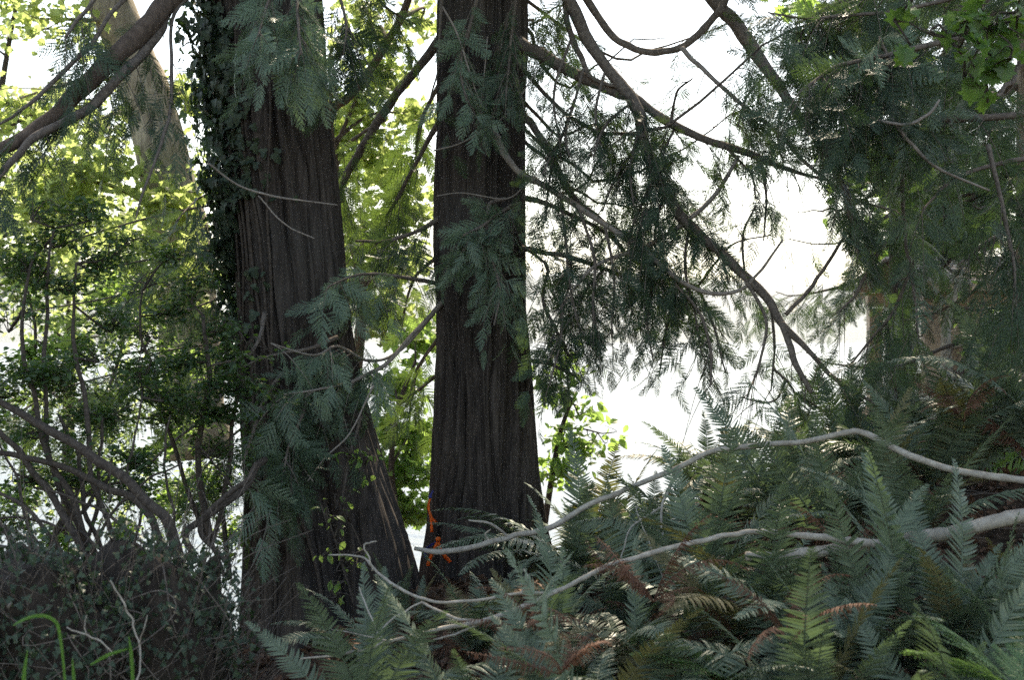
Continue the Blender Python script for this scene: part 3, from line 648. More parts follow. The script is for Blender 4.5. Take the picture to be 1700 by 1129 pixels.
# ------------------------------------------------------------------ broadleaf trees and shrubs
def leafy(label, cat, name, trunk_pts, clumps, leaf, leafm, barkm, size, rng, limbname='limb', gaps=True, twigs=5, dirbias=(0, 0, -.25), sides=8, group=None, nodes=.35, leafmul=1.):
    """trunk_pts [(px,py,w,d)], clumps [(px,py,d,r_px,n)]: one limb with its leaves per clump"""
    P, r = pxlimb(trunk_pts)
    base = P[0].copy()
    t = thing(name, label, cat, base, group)
    m = MB(); tube(m, P, r, sides+6, .12, trunk_pts[0][0]); m.obj('trunk' if cat == 'tree' else 'stem', M[barkm], t)
    for (px, py, d, rp, n) in clumps:
        c = at(px, py, d); R = rp/F*d
        k = int(np.argmin(np.linalg.norm(P - (c + np.array([0, 0, -.5*R])), axis=1) + .15*rng.random(len(P)))); a = P[k]
        mid = (a+c)/2 + np.array([0, 0, .12*np.linalg.norm(c-a)]) + rng.normal(size=3)*.06
        lp = catmull([a, mid, c], 10)
        w = MB(); tube(w, lp, np.linspace(min(r[k]*.6, .03), .006, 10), 6, .1, px)
        tips = []
        for q in range(twigs):
            e = c + rdir(rng, 1)[0]*R*np.array([1, .8, .8])*rng.uniform(.5, 1)
            s = lp[rng.integers(5, 10)]
            tp = catmull([s, (s+e)/2 + rng.normal(size=3)*.05, e], 7); tube(w, tp, np.linspace(.006, .002, 7), 4); tips.append(tp)
        tips = np.concatenate(tips)
        L = MB(); n = int(n*leafmul)
        if n:
            own = tips[rng.integers(0, len(tips), n)] + rng.normal(size=(n, 3))*R*np.array([nodes, nodes, nodes*.7])
            if gaps:
                own = own[gap_ok(own, rng)]
            nn = len(own)
            if nn:
                D = rdir(rng, nn)*.7 + np.array(dirbias) + (own-c)/max(R, .01)*.25
                Nv = np.array([0, -.25, 1.0]) + rng.normal(size=(nn, 3))*.55
                L.inst(leaf, basis(D, Nv, size*rng.uniform(.55, 1.15, nn)), own)
        b = w.obj(limbname, M[barkm], t)
        if L.n: L.obj('leaves', M[leafm], b, smooth=False)
    return t
rg = np.random.default_rng(99)
leafy('leaning maple with a stout pale mossy trunk left of the ivy covered cedar', 'tree', 'maple_tree',
      [(330, 760, 105, 12.4), (318, 600, 100, 12.4), (300, 400, 92, 12.4), (262, 230, 84, 12.4), (222, 100, 78, 12.4), (150, -80, 66, 12.4), (60, -350, 50, 12.4)],
      [(290, 330, 11.8, 70, 130), (250, 420, 11.6, 80, 170), (150, 290, 11.8, 90, 190), (60, 320, 11.8, 90, 200), (60, 30, 12, 80, 90), (330, 160, 12.8, 60, 90), (130, 220, 12.9, 80, 110), (200, 470, 12.0, 90, 180), (-20, 180, 12, 70, 80), (290, 500, 12.9, 60, 120)],
      MAPLE, 'maple', 'maple_bark', .09, rg, leafmul=2.0)
leafy('far alder with small pale green leaves by the water beyond the maples at the left', 'tree', 'alder_tree',
      [(110, 900, 22, 19), (115, 650, 20, 19), (120, 400, 16, 19), (110, 150, 10, 19)],
      [(30, 250, 19, 80, 260), (60, 380, 19, 90, 340), (160, 300, 19, 80, 260), (200, 430, 19, 90, 340), (60, 520, 19, 90, 300), (170, 560, 19, 90, 300), (270, 520, 19, 90, 340), (300, 400, 19, 80, 300), (60, 650, 19, 90, 240), (190, 680, 19, 90, 260), (300, 640, 19, 80, 260), (330, 270, 19, 50, 160), (60, 780, 19, 80, 200), (200, 800, 19, 80, 200)],
      OVATE, 'maple', 'stem', .11, rg)
leafy('sunlit yellow green maple crown behind the far left of the thicket', 'tree', 'maple_tree',
      [(-90, 820, 34, 15), (-60, 600, 28, 15), (-30, 350, 20, 15), (10, 100, 9, 15), (40, -60, 6, 15)],
      [(40, 420, 14.6, 110, 300), (130, 380, 15, 100, 260), (20, 280, 15, 100, 220), (110, 190, 15.4, 80, 150), (60, 160, 15.2, 80, 110), (170, 60, 15.4, 70, 100), (150, 330, 16, 110, 260), (220, 390, 15.6, 90, 220), (60, 470, 15, 80, 120), (0, 60, 15, 70, 90)],
      MAPLE, 'maple', 'stem', .09, rg, leafmul=1.8)
leafy('tall maple with yellow green leaves between the two big cedar trunks', 'tree', 'maple_tree',
      [(600, 900, 22, 13.5), (585, 700, 20, 13.5), (600, 480, 17, 13.5), (560, 300, 15, 13.5), (548, 195, 14, 13.2), (580, 160, 14, 13), (612, 120, 14, 13), (642, 70, 14, 13), (672, 15, 13, 13), (700, -80, 10, 13)],
      [(600, 250, 14, 80, 260), (650, 290, 14.5, 80, 240), (590, 160, 14, 60, 140), (600, 390, 14, 80, 240), (660, 430, 14.5, 70, 220), (620, 60, 14, 50, 70), (580, 480, 14, 60, 160), (690, 350, 14, 60, 160), (560, 60, 14, 40, 60), (650, 540, 14, 70, 220), (700, 190, 14.5, 40, 110), (540, 230, 14, 50, 110), (660, 130, 14.2, 50, 130), (600, 20, 14.2, 50, 90), (690, 50, 14.4, 40, 70)],
      MAPLE, 'maple', 'brown_limb', .10, rg, leafmul=1.5)
leafy('bright green leafy shrub low between the trunks behind the orange tape', 'shrub', 'leafy_shrub',
      [(690, 980, 14, 12.2), (665, 880, 12, 12.2), (650, 780, 10, 12.2), (660, 680, 8, 12.2), (690, 600, 6, 12.2)],
      [(670, 790, 12.4, 50, 210), (690, 730, 12.8, 50, 190), (640, 720, 12.6, 40, 130), (690, 850, 12.4, 40, 110), (670, 640, 12.8, 50, 180), (640, 830, 12.4, 40, 110), (690, 560, 12.8, 50, 150)],
      MAPLE, 'maple_green', 'stem', .085, rg, leafmul=1.5)
leafy('pale green shrub leaning out over the bright lake just right of the middle cedar', 'shrub', 'leafy_shrub',
      [(900, 900, 12, 12.5), (915, 800, 10, 12.5), (930, 720, 8, 12.5), (950, 660, 5, 12.5)],
      [(925, 720, 12.5, 36, 90), (960, 690, 12.6, 40, 55), (930, 780, 12.4, 40, 120), (975, 760, 12.7, 40, 70), (910, 640, 12.6, 30, 70), (940, 600, 12.8, 40, 90), (1000, 720, 12.8, 40, 26)],
      OVATE, 'maple_green', 'stem', .11, rg, gaps=False)
leafy('green maple crown showing through the cedar boughs at the upper right', 'tree', 'maple_tree',
      [(1500, 700, 26, 17.5), (1500, 450, 24, 17.5), (1490, 250, 20, 17.5), (1480, 50, 16, 17.5), (1480, -100, 12, 17.5)],
      [(1450, 280, 17, 90, 240), (1540, 300, 17.5, 90, 240), (1400, 90, 17.4, 80, 170), (1500, 120, 17.4, 90, 220), (1620, 120, 17, 90, 220), (1650, 330, 17, 90, 220), (1480, 400, 17.4, 60, 110), (1600, 420, 17.8, 70, 170), (1660, 20, 17.4, 70, 160), (1340, 20, 17, 50, 80)],
      MAPLE, 'maple_green', 'stem', .17, rg)
leafy('shrub with light green leaves seen under the beam of the wooden shelter', 'shrub', 'leafy_shrub',
      [(1640, 720, 12, 18), (1640, 640, 10, 18), (1630, 560, 8, 18)],
      [(1620, 560, 18, 50, 190), (1650, 530, 18.2, 40, 130), (1660, 600, 18, 50, 190), (1610, 620, 18, 40, 130), (1540, 640, 18, 30, 80)],
      OVATE, 'maple_green', 'stem', .12, rg)
# vine maple twig reaching in at the top right, close to the eye
leafy('vine maple twig with bright green lobed leaves reaching in at the top right corner', 'branch', 'vine_maple',
      [(1960, 20, 12, 6.6), (1820, 10, 8, 6.6), (1700, 30, 5, 6.5), (1640, 45, 4, 6.4), (1560, 60, 3, 6.3), (1490, 25, 2, 6.3)],
      [(1495, 35, 6.3, 30, 9), (1560, 40, 6.3, 36, 8), (1610, 30, 6.4, 40, 10), (1660, 20, 6.4, 40, 12), (1600, 130, 6.4, 36, 8), (1660, 120, 6.4, 40, 10), (1640, 170, 6.4, 30, 7), (1580, 60, 6.3, 30, 6), (1690, 60, 6.4, 40, 10)],
      MAPLE, 'fern_bright', 'stem', .105, rg, gaps=False, twigs=3, limbname='twig', nodes=.2)

# dark small-leaved shrubs at the left
def thicket(label, stems, clumps, rng, leafm='shrub', size=.036, leafmul=1.):
    base = at(stems[0][0][0], stems[0][0][1], stems[0][0][3])
    t = thing('thicket_shrub', label, 'shrub', base)
    allP = []
    for s in stems:
        P, r = pxlimb(s); P = P + (np.stack([noise3(np.arange(len(P))*.3, .5, k*3.1, int(abs(s[0][0]))) for k in range(3)], 1)-.5)*.05
        w = MB(); tube(w, P, r, 7, .12, s[0][0]); w.obj('stem', M['stem'], t); allP.append(P)
    allP = np.concatenate(allP)
    for (px, py, d, rx, ry, n) in clumps:
        c = at(px, py, d); Rx, Ry = rx/F*d, ry/F*d
        a = allP[int(np.argmin(np.linalg.norm(allP-c, axis=1)))]
        w = MB(); lp = catmull([a, (a+c)/2 + rng.normal(size=3)*.05, c], 8); tube(w, lp, np.linspace(.007, .004, 8), 5)
        pts, dirs = [], []
        for q in range(9):
            e = c + np.array([rng.uniform(-1, 1)*Rx, rng.uniform(-1, 1)*Rx*.8, rng.uniform(-1, 1)*Ry]); s = lp[rng.integers(3, 8)]
            tp = catmull([s, (s+e)/2 + np.array([0, 0, .05]), e + np.array([0, 0, -.04])], 14); tube(w, tp, np.linspace(.0035, .001, 14), 4)
            pts.append(tp)
        pts = np.concatenate(pts); n = int(n*leafmul*1.3)
        own = pts[rng.integers(0, len(pts), n)] + rng.normal(size=(n, 3))*np.array([.06, .06, .022]); own = own[gap_ok(own, rng) & (noise3(own[:, 0]*5, own[:, 1]*5, own[:, 2]*5, 71) > .38)]
        L = MB(); nn = len(own)
        D = rdir(rng, nn)*np.array([1, 1, .25]) + np.array([0, 0, -.1]); Nv = np.array([0, 0, 1.]) + rng.normal(size=(nn, 3))*.4
        L.inst(OVATE, basis(D, Nv, size*rng.uniform(.6, 1.3, nn)), own)
        b = w.obj('twig', M['stem'], t); L.obj('leaves', M[leafm], b, smooth=False)
    return t
rs = np.random.default_rng(5)
thicket('tangle of dark arching stems with small green leaves rising behind the ivy stump',
        [[(300, 940, 20, 6.7), (270, 860, 18, 6.7), (200, 790, 17, 6.8), (110, 735, 15, 6.9), (40, 690, 13, 7), (-40, 650, 10, 7.1)],
         [(285, 930, 14, 6.9), (240, 850, 13, 6.9), (170, 800, 12, 7), (90, 770, 11, 7), (-30, 755, 9, 7)],
         [(160, 960, 14, 6.9), (120, 880, 13, 6.9), (70, 800, 12, 7), (20, 740, 10, 7), (-30, 700, 8, 7)],
         [(180, 960, 12, 7), (110, 820, 11, 7), (60, 700, 9, 7.1), (40, 560, 7, 7.2), (60, 420, 4, 7.3)],
         [(150, 940, 10, 7), (90, 790, 9, 7.1), (70, 640, 8, 7.2), (75, 500, 6, 7.3), (90, 380, 4, 7.4)],
         [(200, 950, 10, 7), (155, 780, 9, 7.1), (140, 640, 8, 7.2), (120, 540, 6, 7.3), (130, 430, 4, 7.4)],
         [(40, 980, 12, 6.8), (20, 900, 11, 6.8), (-10, 850, 9, 6.8)],
         [(130, 960, 8, 6.8), (60, 850, 7, 6.8), (0, 820, 6, 6.9)],
         [(170, 930, 8, 7.1), (140, 840, 8, 7.1), (130, 760, 7, 7.2), (100, 690, 5, 7.2)],
         [(380, 940, 9, 7.2), (330, 880, 9, 7.2), (400, 800, 9, 7.3), (430, 770, 7, 7.4)],
         [(330, 930, 12, 7.6), (310, 880, 12, 7.7), (400, 815, 13, 7.9), (440, 760, 12, 8.2)],
         [(120, 950, 7, 7.2), (150, 870, 7, 7.3), (165, 780, 6, 7.3), (170, 700, 5, 7.3)],
         [(210, 950, 6, 6.9), (150, 900, 6, 6.9), (80, 870, 5, 7), (-20, 860, 4, 7)], [(240, 945, 6, 6.8), (200, 880, 6, 6.8), (150, 840, 5, 6.9), (60, 810, 4, 7)],
         [(110, 960, 6, 6.9), (50, 880, 5, 6.9), (30, 800, 5, 7), (-10, 720, 3, 7)], [(90, 970, 6, 6.7), (40, 920, 5, 6.7), (-20, 900, 4, 6.8)], [(220, 930, 5, 7.2), (230, 850, 5, 7.2), (215, 760, 4, 7.3), (240, 660, 3, 7.4)],
         [(270, 930, 5, 7.2), (290, 850, 5, 7.2), (270, 770, 4, 7.3), (285, 690, 3, 7.4)], [(140, 950, 5, 7.1), (180, 860, 5, 7.1), (240, 800, 4, 7.2), (300, 770, 3, 7.3)],
         [(60, 960, 9, 7.2), (100, 880, 8, 7.2), (150, 840, 7, 7.3), (190, 760, 5, 7.4)]],
        [(60, 620, 7.2, 110, 45, 620), (160, 600, 7.5, 110, 45, 620), (60, 730, 7.2, 110, 40, 520), (180, 700, 7.4, 120, 40, 620), (280, 660, 7.7, 100, 36, 520), (40, 520, 7.3, 80, 40, 300), (120, 480, 7.4, 80, 40, 300), (240, 770, 7.4, 90, 30, 380), (20, 800, 7.1, 80, 30, 260), (330, 740, 7.8, 80, 30, 320), (190, 540, 7.7, 70, 34, 280), (30, 440, 7.4, 70, 34, 300), (100, 410, 7.5, 70, 30, 260), (160, 440, 7.6, 60, 30, 240), (110, 660, 7.6, 110, 30, 520), (110, 800, 7.4, 90, 34, 380), (20, 880, 7.2, 60, 40, 240), (210, 830, 7.5, 70, 30, 280), (20, 660, 7.6, 70, 34, 320), (230, 600, 7.8, 80, 34, 380), (50, 360, 7.5, 70, 30, 180), (140, 350, 7.7, 70, 30, 200), (60, 480, 7.6, 80, 30, 300), (210, 400, 7.9, 60, 30, 200)], rs)
thicket('dark green shrub in flat leafy layers between the thicket and the left cedar',
        [[(350, 900, 12, 8.2), (330, 760, 11, 8.2), (350, 640, 9, 8.2), (330, 520, 6, 8.2)], [(355, 900, 9, 8.2), (380, 780, 8, 8.2), (390, 660, 6, 8.1)], [(345, 900, 8, 8.3), (280, 720, 7, 8.3), (240, 580, 5, 8.3), (230, 480, 3, 8.4)]],
        [(300, 600, 8.2, 110, 36, 560), (380, 640, 8.0, 90, 34, 480), (250, 560, 8.3, 90, 36, 420), (350, 700, 8.1, 90, 30, 420), (300, 520, 8.4, 70, 34, 300), (220, 640, 8.2, 90, 30, 420), (410, 570, 7.9, 60, 26, 260), (260, 470, 8.5, 60, 30, 180), (300, 430, 8.5, 60, 30, 200), (330, 480, 8.4, 50, 30, 200), (350, 560, 8.3, 70, 30, 300), (270, 700, 8.2, 90, 30, 380), (360, 760, 8.3, 70, 30, 300)], rs)
thicket('lighter green shrub lower down, in the bright gap left of the flared cedar base',
        [[(380, 960, 9, 8.8), (370, 860, 8, 8.9), (380, 770, 6, 9)], [(375, 960, 7, 8.8), (340, 870, 6, 8.9), (310, 800, 5, 9)]],
        [(380, 820, 9.3, 50, 40, 260), (340, 850, 9.3, 50, 34, 220), (390, 890, 9.4, 40, 36, 200), (290, 830, 9.3, 50, 34, 220), (330, 790, 9.5, 50, 34, 220)], rs, leafm='maple_green', size=.05)
thicket('loose bright green shrub at the far left, out beyond the dark thicket by the water',
        [[(60, 960, 10, 10.5), (40, 800, 9, 10.5), (60, 640, 7, 10.5), (50, 480, 4, 10.5)], [(70, 960, 9, 10.5), (140, 780, 8, 10.5), (190, 620, 6, 10.5), (220, 480, 4, 10.5)], [(65, 960, 8, 10.5), (110, 850, 7, 10.5), (230, 760, 5, 10.5)]],
        [(50, 600, 10.5, 80, 50, 260), (130, 560, 10.6, 80, 50, 260), (220, 540, 10.6, 70, 50, 230), (60, 740, 10.5, 80, 50, 240), (170, 690, 10.5, 80, 50, 240), (230, 640, 10.7, 60, 40, 200), (150, 800, 10.5, 80, 40, 240), (40, 840, 10.5, 60, 40, 260), (100, 900, 10.4, 80, 40, 260), (200, 880, 10.4, 70, 40, 240), (300, 860, 10.4, 60, 40, 240), (330, 720, 10.6, 60, 50, 260), (330, 620, 10.7, 60, 50, 240), (0, 700, 10.5, 60, 60, 240), (100, 620, 10.8, 80, 40, 240), (40, 500, 10.6, 60, 40, 200), (250, 760, 10.6, 60, 40, 200), (170, 480, 10.6, 60, 40, 180)], rs, leafm='maple_green', size=.06)

# ------------------------------------------------------------------ ivy on the left trunk
def ivy_cover():
    rng = np.random.default_rng(77)
    t = thing('ivy_vine', 'dark ivy climbing the left side of the leaning cedar trunk', 'vine', (-1.75, 9.0, -.3))
    w = MB(); L = MB()
    for k in range(9):
        z = np.linspace(-.2, 4.6, 60); cx, r = Lax(z)
        th = math.radians(188 + 9*k) + (noise3(z*.9, k*5.1, 0, 4)-.5)*.7
        P = np.stack([cx + (r+.012)*np.cos(th), LD_ + (r+.012)*np.sin(th), z], 1)
        tube(w, P, np.linspace(.014, .006, 60), 5)
    n = 4600
    z = rng.uniform(.9, 4.7, n); dens = sstep(.7, 2.2, z); keep = (rng.random(n) < dens); z = z[keep]; n = len(z)
    a = 178 + np.abs(rng.normal(size=n))*34 - 20*rng.random(n) + 14*(noise3(z*2.2, 0, 0, 9)-.5)*2 - 16*sstep(3.2, 1.2, z)
    th = np.radians(a); cx, r = Lax(z); off = np.abs(rng.normal(size=n))*.10*sstep(262, 185, a) + .02
    kp = noise3(th*3.2, z*2.6, 0, 14) > .33 + .2*sstep(215, 250, a); z, a, th, cx, r, off = z[kp], a[kp], th[kp], cx[kp], r[kp], off[kp]; n = len(z)
    P = np.stack([cx + (r+off)*np.cos(th), LD_ + (r+off)*np.sin(th), z], 1)
    Nv = np.stack([np.cos(th), np.sin(th), .5+0*th], 1) + rng.normal(size=(n, 3))*.4
    D = np.stack([rng.normal(size=n)*.5, rng.normal(size=n)*.3, -1+rng.normal(size=n)*.4], 1)
    L.inst(IVY, basis(D, Nv, rng.uniform(.04, .08, n)), P)
    s = w.obj('vine_stem', M['stem'], t); L.obj('leaves', M['ivy'], s, smooth=False)
ivy_cover()

# ------------------------------------------------------------------ ivy stump at the lower left
def stump():
    rng = np.random.default_rng(21)
    c = at(140, 1000, 6.1); cx, cy = c[0], c[1]; zb = float(gz(cx, cy))
    t = thing('tree_stump', 'broad old rotting stump buried under dark ivy at the lower left', 'stump', (cx, cy, zb))
    nth, nz = 120, 44
    th = np.linspace(0, 2*math.pi, nth, endpoint=False); u = np.linspace(0, 1, nz)
    TH, U = np.meshgrid(th, u)
    top = .72 - (-.3)
    prof = np.where(U < .72, .60+.12*(1-U/.72)**2, .60*np.sqrt(np.maximum(0, 1-((U-.72)/.28)**2)))
    R = prof*(1+.22*(noise3(np.cos(TH)*1.6, np.sin(TH)*1.6, U*1.5, 40)-.5)*2) + .17*(noise3(np.cos(TH)*6, np.sin(TH)*6, U*2, 41)-.5)*2*(U < .9)
    Z = -.62 + (top+.1)*np.minimum(1, U/.72*.86 + .0) + np.where(U > .72, .17*(U-.72)/.28, 0) + .30*(noise3(np.cos(TH)*R*5, np.sin(TH)*R*5, 0, 44)-.5)*U
    V = np.stack([cx + R*np.cos(TH)*1.02, cy + R*np.sin(TH)*.85, Z], -1)
    i = np.arange(nz-1)[:, None]*nth; j = np.arange(nth)[None]; k = (j+1) % nth
    mb = MB(); mb.add(V.reshape(-1, 3), np.stack([i+j, i+k, i+nth+k, i+nth+j], -1).reshape(-1, 4)); mb.obj('stump_wood', M['stump'], t)
    iv = thing('ivy_vine', 'dense dark ivy and trailing dry runners covering the old stump at the lower left', 'vine', (cx, cy, zb))
    n = 9500
    a = rng.uniform(math.pi*.85, math.pi*2.15, n); uu = rng.random(n)**.8
    ii = np.clip((uu*(nz-1)).astype(int), 0, nz-1); jj = ((a % (2*math.pi))/(2*math.pi)*nth).astype(int) % nth
    P = V[ii, jj] + rng.normal(size=(n, 3))*.035; out = V[ii, jj]-np.array([cx, cy, 0]); out[:, 2] = .35; out /= np.linalg.norm(out, axis=1)[:, None]
    P = P + out*(np.abs(rng.normal(size=n))*.075)[:, None]
    dens = noise3(P[:, 0]*6, P[:, 1]*6, P[:, 2]*6, 50); kp = dens > .34; P, out = P[kp], out[kp]; n = len(P)
    L = MB(); D = rdir(rng, n)*.6 + np.array([0, -.2, -.6])
    L.inst(IVY, basis(D, out + np.array([0, 0, .5]) + rng.normal(size=(n, 3))*.4, rng.uniform(.016, .036, n)), P)
    w = MB()
    for k in range(34):
        a0 = rng.uniform(math.pi*.95, math.pi*2.05); i0 = int(rng.uniform(.35, .98)*(nz-1)); j0 = int((a0 % (2*math.pi))/(2*math.pi)*nth)
        pts = []
        for s in range(6):
            ik = int(np.clip(i0 - s*rng.integers(2, 6), 0, nz-1)); jk = int(j0 + s*rng.integers(-4, 5)) % nth
            o = V[ik, jk]-np.array([cx, cy, 0]); o[2] = .2; o /= np.linalg.norm(o)
            pts.append(V[ik, jk] + o*rng.uniform(.02, .14))
        tube(w, catmull(pts, 22), np.linspace(.0038, .0015, 22), 4)
    for k in range(620):
        i0 = int(rng.uniform(.3, .99)*(nz-1)); j0 = int(rng.uniform(.45, 1.05)*nth) % nth; o = V[i0, j0]-np.array([cx, cy, 0]); o[2] = .45; o /= np.linalg.norm(o)
        d0 = o*.6 + rdir(rng, 1)[0]*.6 + np.array([0, 0, .35]); Ln = rng.uniform(.1, .5); p = V[i0, j0]
        tube(w, catmull([p-o*.02, p+d0*Ln*.5+rng.normal(size=3)*.02, p+d0*Ln+rng.normal(size=3)*.04], 8), np.linspace(.0028, .001, 8), 4)
    s = w.obj('runners', M['limb'], iv); L.obj('leaves', M['ivy'], s, smooth=False)
stump()

# ------------------------------------------------------------------ ferns
rf = np.random.default_rng(15)
VAR = []
for i, (e0, e1) in enumerate([(78, 35), (72, 5), (66, -15), (60, -30), (75, 50), (50, -25), (84, 62), (58, 10)]):
    tpl = frond_tpl(rf, e0, e1, pairs=48, half=.13+.012*(i % 3), sway=rf.uniform(-.12, .12), curl=.18+.08*(i % 3))
    mbs = MB(); mbs.add(*tpl); VAR.append(mbs)
FM = {}; FS = 1.25
def frond_mesh(i, mat):
    if (i, mat) not in FM: FM[(i, mat)] = VAR[i].mesh('frond', M[mat], smooth=False)
    return FM[(i, mat)]
DEADV = []
for i, (e0, e1) in enumerate([(40, -60), (20, -40), (60, -75), (25, -20)]):
    tpl = frond_tpl(rf, e0, e1, pairs=34, half=.11, sway=rf.uniform(-.2, .2), curl=.7, ragged=.6, pw=.009)
    mbs = MB(); mbs.add(*tpl); DEADV.append(mbs.mesh('dead_frond', M['fern_dead'], smooth=False))

def frond(t, mesh, az, tilt=0., scale=1., roll=0., name='frond', off=(0, 0, 0)):
    o = bpy.data.objects.new(name, mesh); COL.objects.link(o); o.parent = t
    o.location = off
    o.rotation_mode = 'QUATERNION'
    q = Euler((0, 0, math.radians(az))).to_quaternion() @ Euler((0, math.radians(-tilt), 0)).to_quaternion() @ Euler((math.radians(roll), 0, 0)).to_quaternion()
    o.rotation_quaternion = q; o.scale = (scale,)*3
    return o

def fern(label, px, d, dz=0., n=12, L=.9, mat='fern', seed=0, az=(0, 360), dead=2, vars_=None, group='sword ferns on the bank', hero=(), tilt=(-8, 8), y=None):
    """az: 0 = to the right, 90 = away from the eye, 180 = left, 270 = towards the eye"""
    rng = np.random.default_rng(seed + int(px*3 + d*100))
    x = (px-850)/F*d; z = float(gz(x, d)) + dz
    t = thing('sword_fern', label, 'fern', (x, d, z), group)
    n = int(n*1.3)
    for k in range(n):
        v = int(rng.choice(vars_)) if vars_ else int(rng.integers(0, 8))
        a = az[0] + (az[1]-az[0])*(k + rng.random())/n
        fm = 'fern_old' if rng.random() < .14 else mat
        frond(t, frond_mesh(v, fm), a, rng.uniform(*tilt), L*(1.27 if d < 7.8 else 1.2)*rng.uniform(.6, 1.2), rng.uniform(-25, 25), off=tuple(rng.normal(size=3)*np.array([.04, .04, .01])))
    for (v, a, tl, sc, rl, mt) in hero:
        frond(t, frond_mesh(v, mt or mat), a, tl, sc*1.1, rl)
    for k in range(dead):
        frond(t, DEADV[int(rng.integers(0, 4))], rng.uniform(0, 360), rng.uniform(-5, 40), L*rng.uniform(.6, .95), rng.uniform(-40, 40), name='dead_frond')
    return t

# foreground, from the left trunk's foot across to the right edge
fern('sword fern arching low at the foot of the leaning cedar, leftmost of the ferns', 625, 7.0, n=8, L=.46, dead=1, hero=[(2, 195, 0, .62, 10, None), (3, 215, 0, .7, -20, None), (1, 160, 5, .6, 0, None)])
fern('small bright sword fern standing upright before the gap between the two cedar trunks', 680, 8.2, n=6, L=.34, dead=1, vars_=[0, 4, 6], hero=[(4, 150, 10, .42, 80, 'fern_bright'), (6, 110, 0, .42, 90, None)])
fern('dark sword fern under the forked grey branch, just right of the leftmost fern', 790, 6.9, n=9, L=.5, dead=3)
fern('sword fern below the middle cedar with long fronds pointing left across its foot', 960, 8.8, n=12, L=.85, dead=1, az=(60, 330), hero=[(5, 185, 12, 1.05, 15, None), (3, 170, 5, .95, 0, None), (5, 200, 0, 1.0, 0, None), (7, 178, -12, 1.0, -10, None), (5, 215, 4, 1., 25, None)])
fern('sword fern against the right side of the middle cedar trunk', 985, 9.6, n=13, L=.8, dead=1, hero=[(3, 175, 0, .8, 10, None)])
fern('sword fern half filled with curled brown dead fronds, centre of the foreground', 900, 6.5, n=9, L=.62, dead=14)
fern('sword fern with a dark frond toward the bottom edge, right of the dead brown fronds', 1045, 6.2, n=11, L=.66, dead=9, hero=[(0, 265, 5, .7, 80, None), (1, 280, 5, .7, 70, None)])
fern('sword fern in the middle of the bank, beneath where the two grey branches draw closest', 1170, 7.4, n=13, L=.75, dead=4)
fern('sword fern with broad fronds leaning left over brown litter, front of the bank', 1250, 6.3, n=11, L=.78, dead=10, az=(40, 320), hero=[(4, 160, 0, .85, 60, None), (0, 130, 5, .85, 75, None)])
fern('big upright sword fern in the right foreground with tall fronds side by side', 1500, 6.1, dz=-.12, n=11, L=.82, dead=2, vars_=[0, 4, 6, 1], hero=[(6, 165, 0, 1.0, 80, None), (6, 150, 8, 1.05, 95, None), (4, 170, 12, .98, 85, None), (6, 60, 0, .9, 90, None), (4, 185, 14, .9, 70, None)])
fern('lighter green sword fern with one tall spear shaped frond crossing the grey log', 1588, 5.95, dz=.1, n=7, L=.6, dead=2, vars_=[0, 4, 6], hero=[(6, 70, 4, .88, 92, 'fern_pale'), (4, 140, 6, .62, 80, None)])
fern('sword fern at the bottom edge with drooping comb like fronds, left of the tall fern', 1395, 5.9, n=10, L=.66, dead=8, hero=[(3, 190, 0, .62, 30, None), (2, 170, 10, .66, 20, None), (2, 250, 0, .6, 0, None)])
fern('low dark sword fern in the bottom right corner under the pale fern', 1660, 5.9, n=11, L=.6, dead=3)
fern('sword fern at the right edge below the end of the grey log', 1725, 6.4, n=9, L=.42, dead=4)
for px, d, L, lab in [(610, 5.7, .6, 'sword fern rising from the bottom edge below the thin end of the forked grey branch'), (800, 5.5, .6, 'sword fern rising from the bottom edge below the fork of the lower grey branch'),
                      (985, 5.4, .62, 'sword fern at the bottom edge among rusty fronds, left of the pale feathery fern'), (1140, 5.6, .62, 'sword fern directly behind the pale feathery fern at the bottom edge'),
                      (1340, 5.4, .66, 'sword fern at the bottom edge just right of the pale feathery fern'), (1560, 5.4, .66, 'sword fern at the bottom edge in front of the big upright fern')]:
    fern(lab, px, d, dz=-.04, n=9, L=L, dead=4)
for px, py, d, n, L, lab in [(1085, 1000, 5.7, 8, .5, 'rust brown dead fern collapsed in the hollow left of the broad leaning fern'), (1305, 1050, 5.5, 8, .5, 'rust brown dead fern in front of the tall upright fern, low at its left'),
                      (880, 1050, 5.6, 7, .42, 'rust brown dead fern below the fork of the lower grey branch'), (1400, 930, 6.3, 7, .45, 'brown dead fern draped over the grey log'), (1600, 700, 7.6, 7, .5, 'brown withered fern on the crest of the bank just left of the shelter ferns'),
                      (930, 1120, 5.1, 6, .36, 'orange brown dead fern lying flat at the bottom edge')]:
    p = at(px, py, d); t = thing('dead_fern', lab, 'fern', p); rr_ = np.random.default_rng(px)
    for k in range(n): frond(t, DEADV[k % 4], 360*k/n + rr_.uniform(-20, 20), rr_.uniform(-5, 45), L*rr_.uniform(.7, 1.1), rr_.uniform(-60, 60), name='dead_frond')
